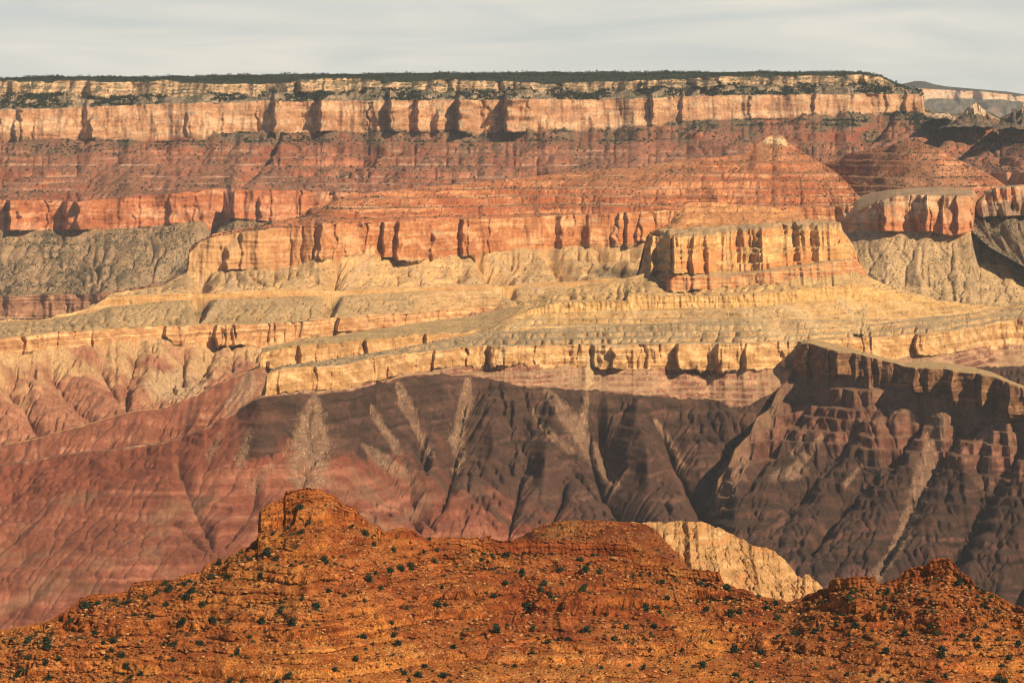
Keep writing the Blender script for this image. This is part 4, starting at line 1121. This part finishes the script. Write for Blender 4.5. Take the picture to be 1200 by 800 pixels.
K2 = Sweep(560, 830, .6)
k2 = [(560, 650), (590, 640), (600, 633), (615, 626), (628, 618), (640, 612.5), (660, 610), (690, 608.5), (710, 609.5), (740, 612), (757, 614), (768, 620), (780, 634), (795, 650), (830, 690)]
K2.line([(560, 720), (830, 740)], Y=2440)
K2.line([(560, 655), (640, 650), (740, 652), (790, 665), (830, 700)], Y=2490, amp=4)
K2.line([(560, 653), (640, 640), (740, 640), (790, 655), (830, 696)], rel=(1, 3), amp=4)
K2.line(k2, Y=2560)
K2.line(lambda x: pl(k2)(x) + 20, Y=2640)
for n, p in ((60, 1), (16, 1), (44, .8), (10, 1)):
    K2.seg('', n, p)
K2.build((40., 72))
fg_terrace(K2, (0, 1, 2), 180, .7)
K2.finish()
fg_paint(K2, (0, 1, 2, 3), 95)
K2.col *= np.array([.95, 1.02, 1.1])
K2_obj = K2.mesh('red_hill', MAT_NEAR, kind='structure', cat='hill', label='low rounded brown-red hill behind the ledge of the foreground ridge')

FG = Sweep(-170, 1370, 1.0)
fsky = [(-170, 800), (-60, 752), (0, 738), (40, 731), (60, 725), (75, 716), (92, 705), (95, 700), (110, 696), (150, 693), (153, 686), (158, 681), (200, 678), (236, 668), (240, 661), (262, 654), (278, 645), (290, 640), (300, 632), (302.5, 628), (303, 606), (304.5, 597), (318, 590), (332, 584), (335, 575), (345, 572.5), (360, 571.5), (375, 572), (380, 576), (395, 582), (402, 590), (416, 594), (421, 602), (428, 606), (432, 612), (443, 616), (452, 624), (458, 621), (466, 619), (484, 620.5), (490, 626), (500, 629), (520, 629.5), (540, 629), (566, 630), (567, 627), (575, 627), (576, 631), (600, 632), (640, 633), (700, 634.5), (735, 637), (742, 652), (746, 660), (760, 661.5), (785, 663), (800, 665.5), (842, 669.5), (849, 684), (870, 690), (900, 700), (925, 705), (940, 700), (958, 692), (970, 689), (973, 679), (980, 676.5), (1025, 674.5), (1028, 682), (1036, 684), (1042, 680), (1052, 677), (1060, 667), (1086, 661), (1090, 655), (1112, 653), (1118, 660), (1126, 668), (1140, 680), (1143, 686), (1160, 693), (1172, 698), (1190, 709), (1212, 716), (1260, 735), (1370, 780)]
FG.line([(-170, 900), (1370, 870)], Y=2095)
FG.line([(-170, 850), (0, 830), (200, 770), (360, 735), (500, 755), (700, 760), (900, 770), (1100, 755), (1370, 830)], Y=[(-170, 2170), (0, 2175), (360, 2195), (520, 2250), (900, 2265), (1100, 2210), (1370, 2170)], amp=5)
FG.line([(-170, 820), (0, 770), (150, 715), (250, 690), (310, 660), (360, 645), (420, 655), (480, 675), (560, 672), (700, 672), (800, 694), (860, 712), (930, 722), (980, 705), (1100, 692), (1200, 735), (1370, 805)], Y=[(-170, 2200), (0, 2205), (200, 2245), (310, 2255), (360, 2258), (430, 2275), (520, 2345), (700, 2370), (860, 2375), (930, 2370), (1000, 2320), (1100, 2285), (1200, 2230), (1370, 2190)], amp=6)
off = pl([(-170, 2), (80, 3), (98, 8), (150, 7), (158, 9), (235, 8), (242, 5), (290, 3), (302, 4), (304, 24), (330, 22), (360, 14), (400, 8), (440, 4), (500, 3), (540, 9), (567, 17), (640, 16), (735, 15), (744, 9), (840, 11), (848, 4), (960, 3), (972, 13), (1026, 12), (1036, 4), (1050, 15), (1090, 24), (1130, 14), (1146, 6), (1200, 3), (1370, 3)])
FGY = pl([(-170, 2230), (0, 2240), (150, 2275), (250, 2295), (310, 2298), (360, 2305), (430, 2330), (520, 2390), (700, 2420), (860, 2400), (930, 2395), (1000, 2350), (1100, 2322), (1200, 2250), (1370, 2200)])
FG.line(lambda x: pl(fsky)(x) + off(x), jit=1.2, js=9, Y=[(x, FGY(x) - 3.5) for x in range(-170, 1380, 30)], amp=3)
FG.line(fsky, jit=1.6, js=7, Y=[(-170, 2230), (0, 2240), (150, 2275), (250, 2295), (310, 2298), (360, 2305), (430, 2330), (520, 2390), (700, 2420), (860, 2400), (930, 2395), (1000, 2350), (1100, 2322), (1200, 2250), (1370, 2200)], amp=3)
FG.line(lambda x: FG.lines[4][0] + 5, rel=(4, 22))
FG.line(lambda x: FG.lines[4][0] + 120, rel=(5, 200))
for n, p in ((300, 1), (300, 1.0), (250, .95), (40, 1), (8, 1), (14, 1)):
    FG.seg('', n, p)
FG.build((60., 73))
# the overhanging block of the summit and the main ledge band
for x0, wd, dp in ((304, 60, 9), (972, 50, 5), (1088, 30, 5)):
    FG.step((3,), x0, wd, dp * .6, 1.5)
FG.gully((1, 2), 3.2, 34., warp=.7, seed=171, o=4)
FG.gully((1,), 4.5, 110., warp=.5, seed=172)
FG.rough((0, 1, 2), 1.6, 18., 173, 3)
fg_terrace(FG, (0, 1, 2), 190)
# the crest ledge: upright blocks parted by joints, two beds
m = FG.m(3)
X, Z, t = FG.X[m], FG.Z[m], FG.T[m]
lay = np.floor(t * 2.4 + .4 * gnoise(X / 20., X * 0, 191))
u = X / 3.1 + 5 * cell(lay, 192) + .6 * gnoise(X / 5., Z / 6., 193)
fr = u - np.floor(u)
FG.Y[m] -= np.clip(FG.thick[m] / 3., 0, 1) * (2.2 * cell(u, 194, lay) - 1.2 * np.exp(-(np.minimum(fr, 1 - fr) / .1) ** 2) - .9 * np.exp(-((t * 2.4 - np.round(t * 2.4)) / .12) ** 2) + .5 * fbm(X / 1.6, Z / 1.4, 3, 195))
FG.hardface[m] = .4
FG.finish()
fg_paint(FG, (0, 1, 2, 3, 4, 5), 97)
FG.col *= np.array([.94, .86, .86])
FG_obj = FG.mesh('ridge', MAT_NEAR, kind='structure', cat='ridge', label='rust-orange stepped foreground ridge strewn with rubble and dotted with dark shrubs')

# ================================================================== plants and loose rock
def blob(seed, n=26, flat=.8, r=.5, leaf=.34):
    """a scrubby crown: small leaf faces through an uneven volume; unit size, base at z=0"""
    q = np.random.default_rng(seed)
    cl = q.normal(0, .19, (5, 3)) * np.array([1, 1, .8])
    V, F = [], []
    for k in range(n):
        p = cl[k % 5] + q.normal(0, .17, 3)
        p[2] = (p[2] * flat) + .42
        p[2] = max(p[2], .06)
        a = q.normal(size=3); a /= np.linalg.norm(a)
        b = np.cross(a, q.normal(size=3)); b /= np.linalg.norm(b)
        h = leaf * q.uniform(.5, 1.1) * .5
        i = len(V)
        V += [p + a * h, p + b * h, p - a * h, p - b * h]
        F.append((i, i + 1, i + 2, i + 3))
    return np.array(V), np.array(F)

def conifer(seed, n=16):
    q = np.random.default_rng(seed)
    V, F = [], []
    for k in range(n):
        z = q.uniform(.1, .95)
        r = .26 * (1.06 - z) * q.uniform(.5, 1.2)
        an = q.uniform(0, 6.28)
        p = np.array([r * math.cos(an), r * math.sin(an), z])
        a = q.normal(size=3); a /= np.linalg.norm(a)
        b = np.cross(a, q.normal(size=3)); b /= np.linalg.norm(b)
        h = .17 * (1.2 - z)
        i = len(V)
        V += [p + a * h, p + b * h, p - a * h, p - b * h]
        F.append((i, i + 1, i + 2, i + 3))
    return np.array(V), np.array(F)

def boulder(seed, rounds=1):
    """an angular block cut by random planes from a lump"""
    import bmesh
    q = np.random.default_rng(seed)
    bm = bmesh.new()
    bmesh.ops.create_cube(bm, size=1.0)
    for k in range(7):
        n = q.normal(size=3); n /= np.linalg.norm(n)
        d = q.uniform(.36, .56)
        geom = bm.verts[:] + bm.edges[:] + bm.faces[:]
        r = bmesh.ops.bisect_plane(bm, geom=geom, plane_co=tuple(n * d), plane_no=tuple(n), clear_outer=True)
        ed = [e for e in r['geom_cut'] if isinstance(e, bmesh.types.BMEdge)]
        if ed:
            bmesh.ops.edgeloop_fill(bm, edges=ed)
    bmesh.ops.triangulate(bm, faces=bm.faces[:])
    s = q.uniform(.7, 1.2, 3) * np.array([1.1, 1, .75])
    V = np.array([v.co[:] for v in bm.verts]) * s
    bm.verts.index_update()
    F = np.array([[v.index for v in f_.verts] for f_ in bm.faces])
    bm.free()
    V[:, 2] -= V[:, 2].min() + .12
    return V, F

def merge(protos, pos, size, hs=None):
    """many copies joined into one mesh (for stuff)"""
    q = np.random.default_rng(5)
    out_v, out_f, off = [], [], 0
    which = q.integers(0, len(protos), len(pos))
    an = q.uniform(0, 6.28, len(pos))
    for k, (V, F) in enumerate(protos):
        idx = np.nonzero(which == k)[0]
        if not len(idx):
            continue
        c, s_ = np.cos(an[idx]), np.sin(an[idx])
        sz = size[idx]
        hz = sz if hs is None else hs[idx]
        x = V[None, :, 0] * c[:, None] - V[None, :, 1] * s_[:, None]
        y = V[None, :, 0] * s_[:, None] + V[None, :, 1] * c[:, None]
        P = np.stack([x * sz[:, None], y * sz[:, None], V[None, :, 2] * hz[:, None]], -1) + pos[idx][:, None, :]
        out_v.append(P.reshape(-1, 3))
        out_f.append((F[None] + (np.arange(len(idx)) * len(V))[:, None, None] + off).reshape(-1, F.shape[1]))
        off += len(idx) * len(V)
    return np.vstack(out_v), np.vstack(out_f)

def pick(S, idx, n, wfun, xr=(-120, 1320)):
    m = S.m(*idx) & (S.px > xr[0]) & (S.px < xr[1])
    ii = np.nonzero(m.ravel())[0]
    # area of the ground each vertex stands for, seen from above
    wgt = np.clip(wfun(S, m), 0, None)
    wgt = wgt / wgt.sum()
    ch = rng.choice(len(ii), size=min(n, len(ii)), replace=False, p=wgt)
    k = ii[ch]
    P = np.stack([S.X.ravel()[k], S.Y.ravel()[k], S.Z.ravel()[k]], -1)
    jit = rng.uniform(-.5, .5, (len(k), 1)) * S.Y.ravel()[k][:, None] / FPX
    P[:, :1] += jit
    return P, k

LEAF_FAR = node_mat('forest_foliage', attr=False, color=(.020, .030, .019), scale=.05, amt=.5)
LEAF_MID = node_mat('scrub_foliage', attr=False, color=(.034, .042, .024), scale=.05, amt=.4)
LEAF_NEAR = node_mat('juniper_foliage', attr=False, color=(.020, .034, .019), scale=.9, amt=.55)
LEAF_OLIVE = node_mat('olive_foliage', attr=False, color=(.046, .052, .026), scale=.9, amt=.55)
WOOD = node_mat('bark', attr=False, color=(.09, .065, .045), scale=3.0, amt=.3)
STONE = node_mat('red_stone', attr=False, color=(.25, .085, .022), scale=.5, amt=.4, bump=.5, bdist=.3)
STONE_PALE = node_mat('pale_stone', attr=False, color=(.40, .19, .07), scale=.5, amt=.35, bump=.5, bdist=.3)

CON = [conifer(k) for k in range(5)]
BL = [blob(50 + k, 14, .8, .5, .5) for k in range(5)]
# forest on the rim plateau, thinner woods below its cliff
P1, _ = pick(A, (8,), 5200, lambda S, m: (.3 + np.clip(S.T[m], 0, 1)) * np.clip(.55 + fbm(S.X[m] / 120., S.Y[m] / 300., 3, 8), .08, 2), (-150, 1085))
P2, _ = pick(A, (9,), 1500, lambda S, m: (1 - S.T[m] * .7) * np.clip(.45 + fbm(S.X[m] / 100., S.Y[m] / 600., 3, 7), .03, 2), (-150, 1085))
P3, _ = pick(A, (7,), 900, lambda S, m: np.clip(.05 + fbm(S.X[m] / 160., S.Z[m] / 60., 3, 9), 0, 1) * (S.nz[m] > .25), (-150, 1085))
P = np.vstack([P1, P2, P3])
sz = (5. + 8.5 * rng.random(len(P)) ** 1.6) * np.r_[np.ones(len(P1) + len(P2)), .7 * np.ones(len(P3))]
v, fc = merge(CON + [blob(70, 16, 1., .5, .4), blob(71, 16, 1.1, .5, .4), blob(72, 16, 1.2, .5, .4)], P, sz * 1.15, sz)
mesh_object('rim_forest', v, fc, LEAF_FAR, kind='stuff', cat='forest', label='dark green conifer forest along the top of the north rim')
def clus(a, s_=150., sd=9, b=.0):
    return lambda S, m: np.clip(b + a * fbm(S.X[m] / s_, S.Z[m] / (s_ * .5), 3, sd), 0, 1) * (S.nz[m] > .3) + 1e-6
P1, _ = pick(A, (6,), 3400, clus(1.0, 150., 10, .25), (-150, 1085))
P2, _ = pick(A, (4,), 5200, lambda S, m: (.04 + sstep(.66, 1., S.T[m]) * np.clip(.3 + fbm(S.X[m] / 140., S.Z[m] / 60., 3, 61), 0, 1)) * (.5 + 1.5 * sstep(950, 1090, S.px[m])), (-150, 1390))
P3, _ = pick(A, (2,), 1500, lambda S, m: .2 + np.clip(fbm(S.X[m] / 150., S.Y[m] / 150., 3, 62), 0, 1), (-150, 330))
P = np.vstack([P1, P2, P3])
sz = rng.uniform(6, 14, len(P)) * np.r_[1.15 * np.ones(len(P1)), .85 * np.ones(len(P2)), .6 * np.ones(len(P3))]
v, fc = merge(BL, P, sz * 1.25, sz)
mesh_object('slope_woodland', v, fc, LEAF_FAR, kind='stuff', cat='woodland', label='dark pinyon woodland speckling the slopes of the north rim wall')
pp, ss = [], []
for S, idx, n, s_ in ((B, (7, 8), 2200, 4.6), (B, (5, 3), 1300, 3.4), (D, (0,), 500, 4.), (D, (3,), 1500, 4.6), (G, (0,), 900, 4.5), (F, (0, 5), 320, 3.2), (E, (5, 6, 8), 1500, 2.7), (H, (4, 2), 260, 2.8), (T, (2,), 160, 2.6)):
    P, _ = pick(S, idx, n, lambda S, m: .25 + np.clip(fbm(S.X[m] / 120., S.Y[m] / 120., 3, 63), 0, 1))
    pp.append(P); ss.append(rng.uniform(.5, 1.3, len(P)) * s_)
P, sz = np.vstack(pp), np.concatenate(ss)
v, fc = merge(BL, P, sz * 1.3, sz)
mesh_object('desert_scrub', v, fc, LEAF_MID, kind='stuff', cat='scrub', label='tiny dark scrub scattered over the tan and red middle slopes')

# ---- foreground: loose rubble as one mass, then boulders and shrubs one by one
ROCKS = [boulder(k) for k in range(10)]
def fgw(S, m):
    return .25 + np.clip(fbm(S.X[m] / 22., S.Y[m] / 22., 3, 64) + .35, 0, 1.2)
P1, _ = pick(FG, (0, 1, 2), 24000, fgw)
P2, _ = pick(K2, (1, 2), 900, fgw)
P = np.vstack([P1, P2])
sz = .6 + 2.2 * rng.random(len(P)) ** 4
h = len(P) // 4
v, fc = merge(ROCKS, P[h:], sz[h:] * 1.1, sz[h:] * .8)
mesh_object('rubble', v, fc, STONE, kind='stuff', cat='rubble', label='loose rust-orange rubble strewn over the foreground ridge')
v, fc = merge(ROCKS, P[:h], sz[:h], sz[:h] * .7)
mesh_object('pale_rubble', v, fc, STONE_PALE, kind='stuff', cat='rubble', label='paler tan stones strewn in bands over the foreground ridge')

TONGUE = node_mat('fallen_ledge_stone', attr=False, color=(.27, .165, .10), scale=.2, amt=.4)
Pe, _ = pick(E, (1, 2, 3), 2600, lambda S, m: S.tongue[m] ** 1.5)
Ph, _ = pick(H, (0, 1, 2), 1100, lambda S, m: S.tongue[m] ** 1.5)
P = np.vstack([Pe, Ph])
sz = 1.3 + 3.4 * rng.random(len(P)) ** 3
v, fc = merge(ROCKS, P, sz, sz * .75)
mesh_object('talus_rubble', v, fc, TONGUE, kind='stuff', cat='rubble', label='tan fallen blocks lying in tongues down the dark lava slopes')

def where(x, y):
    """which stretch of the ridge a photo position falls on"""
    if x < 150: return 'low left end of the rust-orange ridge'
    if x < 300: return 'stepped ledges left of the tall summit block'
    if x < 460: return 'flanks of the tall summit' if y < 690 else 'slope under the tall summit'
    if x < 620: return 'hollow right of the tall summit' if y < 715 else 'middle foot of the rust-orange ridge'
    if x < 800: return 'red slope below the long ledge band' if y < 730 else 'ground at the foot of the ledge band slope'
    if x < 960: return 'red saddle in front of the pale knob' if y < 740 else 'ground below the red saddle'
    return 'flanks of the small right-hand summit' if y < 725 else 'slope under the small right-hand summit'

bl_mesh = []
for k in range(6):
    V, F = ROCKS[k]
    for mt in (STONE, STONE_PALE):
        me = bpy.data.meshes.new('boulder')
        me.from_pydata([tuple(p) for p in V], [], [tuple(int(q) for q in f_) for f_ in F])
        me.materials.append(mt)
        bl_mesh.append(me)
def put(name, me, p, sx, sz_, an, label, cat, group, sunk=0.0):
    o = bpy.data.objects.new(name, me)
    o.location = (float(p[0]), float(p[1]), float(p[2]) - sunk)
    o.scale = (float(sx), float(sx), float(sz_))
    o.rotation_euler = (0, 0, float(an))
    sc.collection.objects.link(o)
    tag(o, label, cat, None, group)
    return o
P, k = pick(FG, (1, 2), 140, fgw, (-20, 1220))
for j in range(len(P)):
    s_ = 1.7 + 2.2 * rng.random() ** 2
    x, y = FG.px.ravel()[k[j]], FG.py.ravel()[k[j]]
    pale = rng.random() < .25
    put('boulder', bl_mesh[2 * int(rng.integers(6)) + (1 if pale else 0)], P[j], s_ * 1.15, s_ * .85, rng.uniform(0, 6.28),
        ('pale tan' if pale else 'rusty orange') + ' angular boulder on the ' + where(x, y), 'boulder', 'boulders lying on the foreground ridge')

sh_mesh, wd_mesh = [], []
for k_ in range(8):
    V, F = blob(200 + k_, 330, 1.0, .5, .26)
    me = bpy.data.meshes.new('shrub')
    me.from_pydata([tuple(p) for p in V], [], [tuple(int(q) for q in f_) for f_ in F])
    me.materials.append((LEAF_NEAR, LEAF_OLIVE)[k_ in (3, 6)])
    sh_mesh.append(me)
def shw(S, m):
    return (.45 + np.clip(fbm(S.X[m] / 30., S.Y[m] / 30., 3, 66) + .1, 0, 1) ** 1.5) * (S.nz[m] > .35)
Pa, ka = pick(FG, (0, 1, 2), 4200, shw)
seen = (FG.py.ravel()[ka] < 805) & (FG.px.ravel()[ka] > -6) & (FG.px.ravel()[ka] < 1206)
keep = []
cells = {}
for j in range(len(Pa)):            # keep the large ones apart from each other
    x, y = FG.px.ravel()[ka[j]], FG.py.ravel()[ka[j]]
    if seen[j] and len(keep) < 290 and all((x - a) ** 2 + (y - b) ** 2 > 6.5 ** 2 for a, b in cells.values()):
        keep.append(j)
        cells[j] = (x, y)
for n_, j in enumerate(keep):
    x, y = cells[j]
    s_ = 1.9 + 2.7 * rng.random() ** 1.5
    form = rng.random()
    hs = s_ * (1.0 if form < .6 else 1.3)
    word = 'large' if s_ > 3.4 else ('small' if s_ < 2.4 else 'rounded')
    put('shrub', sh_mesh[n_ % 8], Pa[j], s_ * 1.1, hs, rng.uniform(0, 6.28), word + (' olive-green' if n_ % 8 in (3, 6) else ' dark green') + ' shrub on the ' + where(x, y), 'shrub', 'dark shrubs dotted over the foreground ridge', .15)
rest = np.setdiff1d(np.arange(len(Pa)), keep)
SBL = [blob(300 + k_, 34, .8, .5, .3) for k_ in range(5)]
Pb, _ = pick(KN, (0, 1, 2), 330, lambda S, m: .1 + np.clip(fbm(S.X[m] / 24., S.Y[m] / 24., 2, 67), 0, 1))
Pc, _ = pick(K2, (1, 2), 70, lambda S, m: np.ones(m.sum()))
P = np.vstack([Pa[rest], Pb, Pc])
sz = np.r_[(.9 + 2.0 * rng.random(len(rest)) ** 1.3), rng.uniform(.9, 1.7, len(Pb)), rng.uniform(1.2, 3., len(Pc))]
v, fc = merge(SBL, P, sz * 1.2, sz * .9)
mesh_object('low_scrub', v, fc, LEAF_NEAR, kind='stuff', cat='scrub', label='low dark scrub tufts between the larger shrubs of the foreground ridge')

# ================================================================== air
hz = bpy.data.materials.new('haze_air')
hz.use_nodes = True
nt = hz.node_tree
for n in list(nt.nodes):
    nt.nodes.remove(n)
ho = nt.nodes.new('ShaderNodeOutputMaterial')
pv = nt.nodes.new('ShaderNodeVolumePrincipled')
pv.inputs['Color'].default_value = (.78, .86, .94, 1)
pv.inputs['Density'].default_value = HAZE_DENSITY
pv.inputs['Anisotropy'].default_value = 0.0
nt.links.new(pv.outputs['Volume'], ho.inputs['Volume'])
x0, x1, y0, y1, z0, z1 = -6100, 6100, -2600, 40100, 985, 3000
co = np.array([(x, y, z) for z in (z0, z1) for y in (y0, y1) for x in (x0, x1)], float)
fc = np.array([(0, 2, 3, 1), (4, 5, 7, 6), (0, 1, 5, 4), (2, 6, 7, 3), (0, 4, 6, 2), (1, 3, 7, 5)])
mesh_object('haze', co, fc, hz, kind='stuff', cat='haze', label='thin pale haze in the air over the whole canyon')
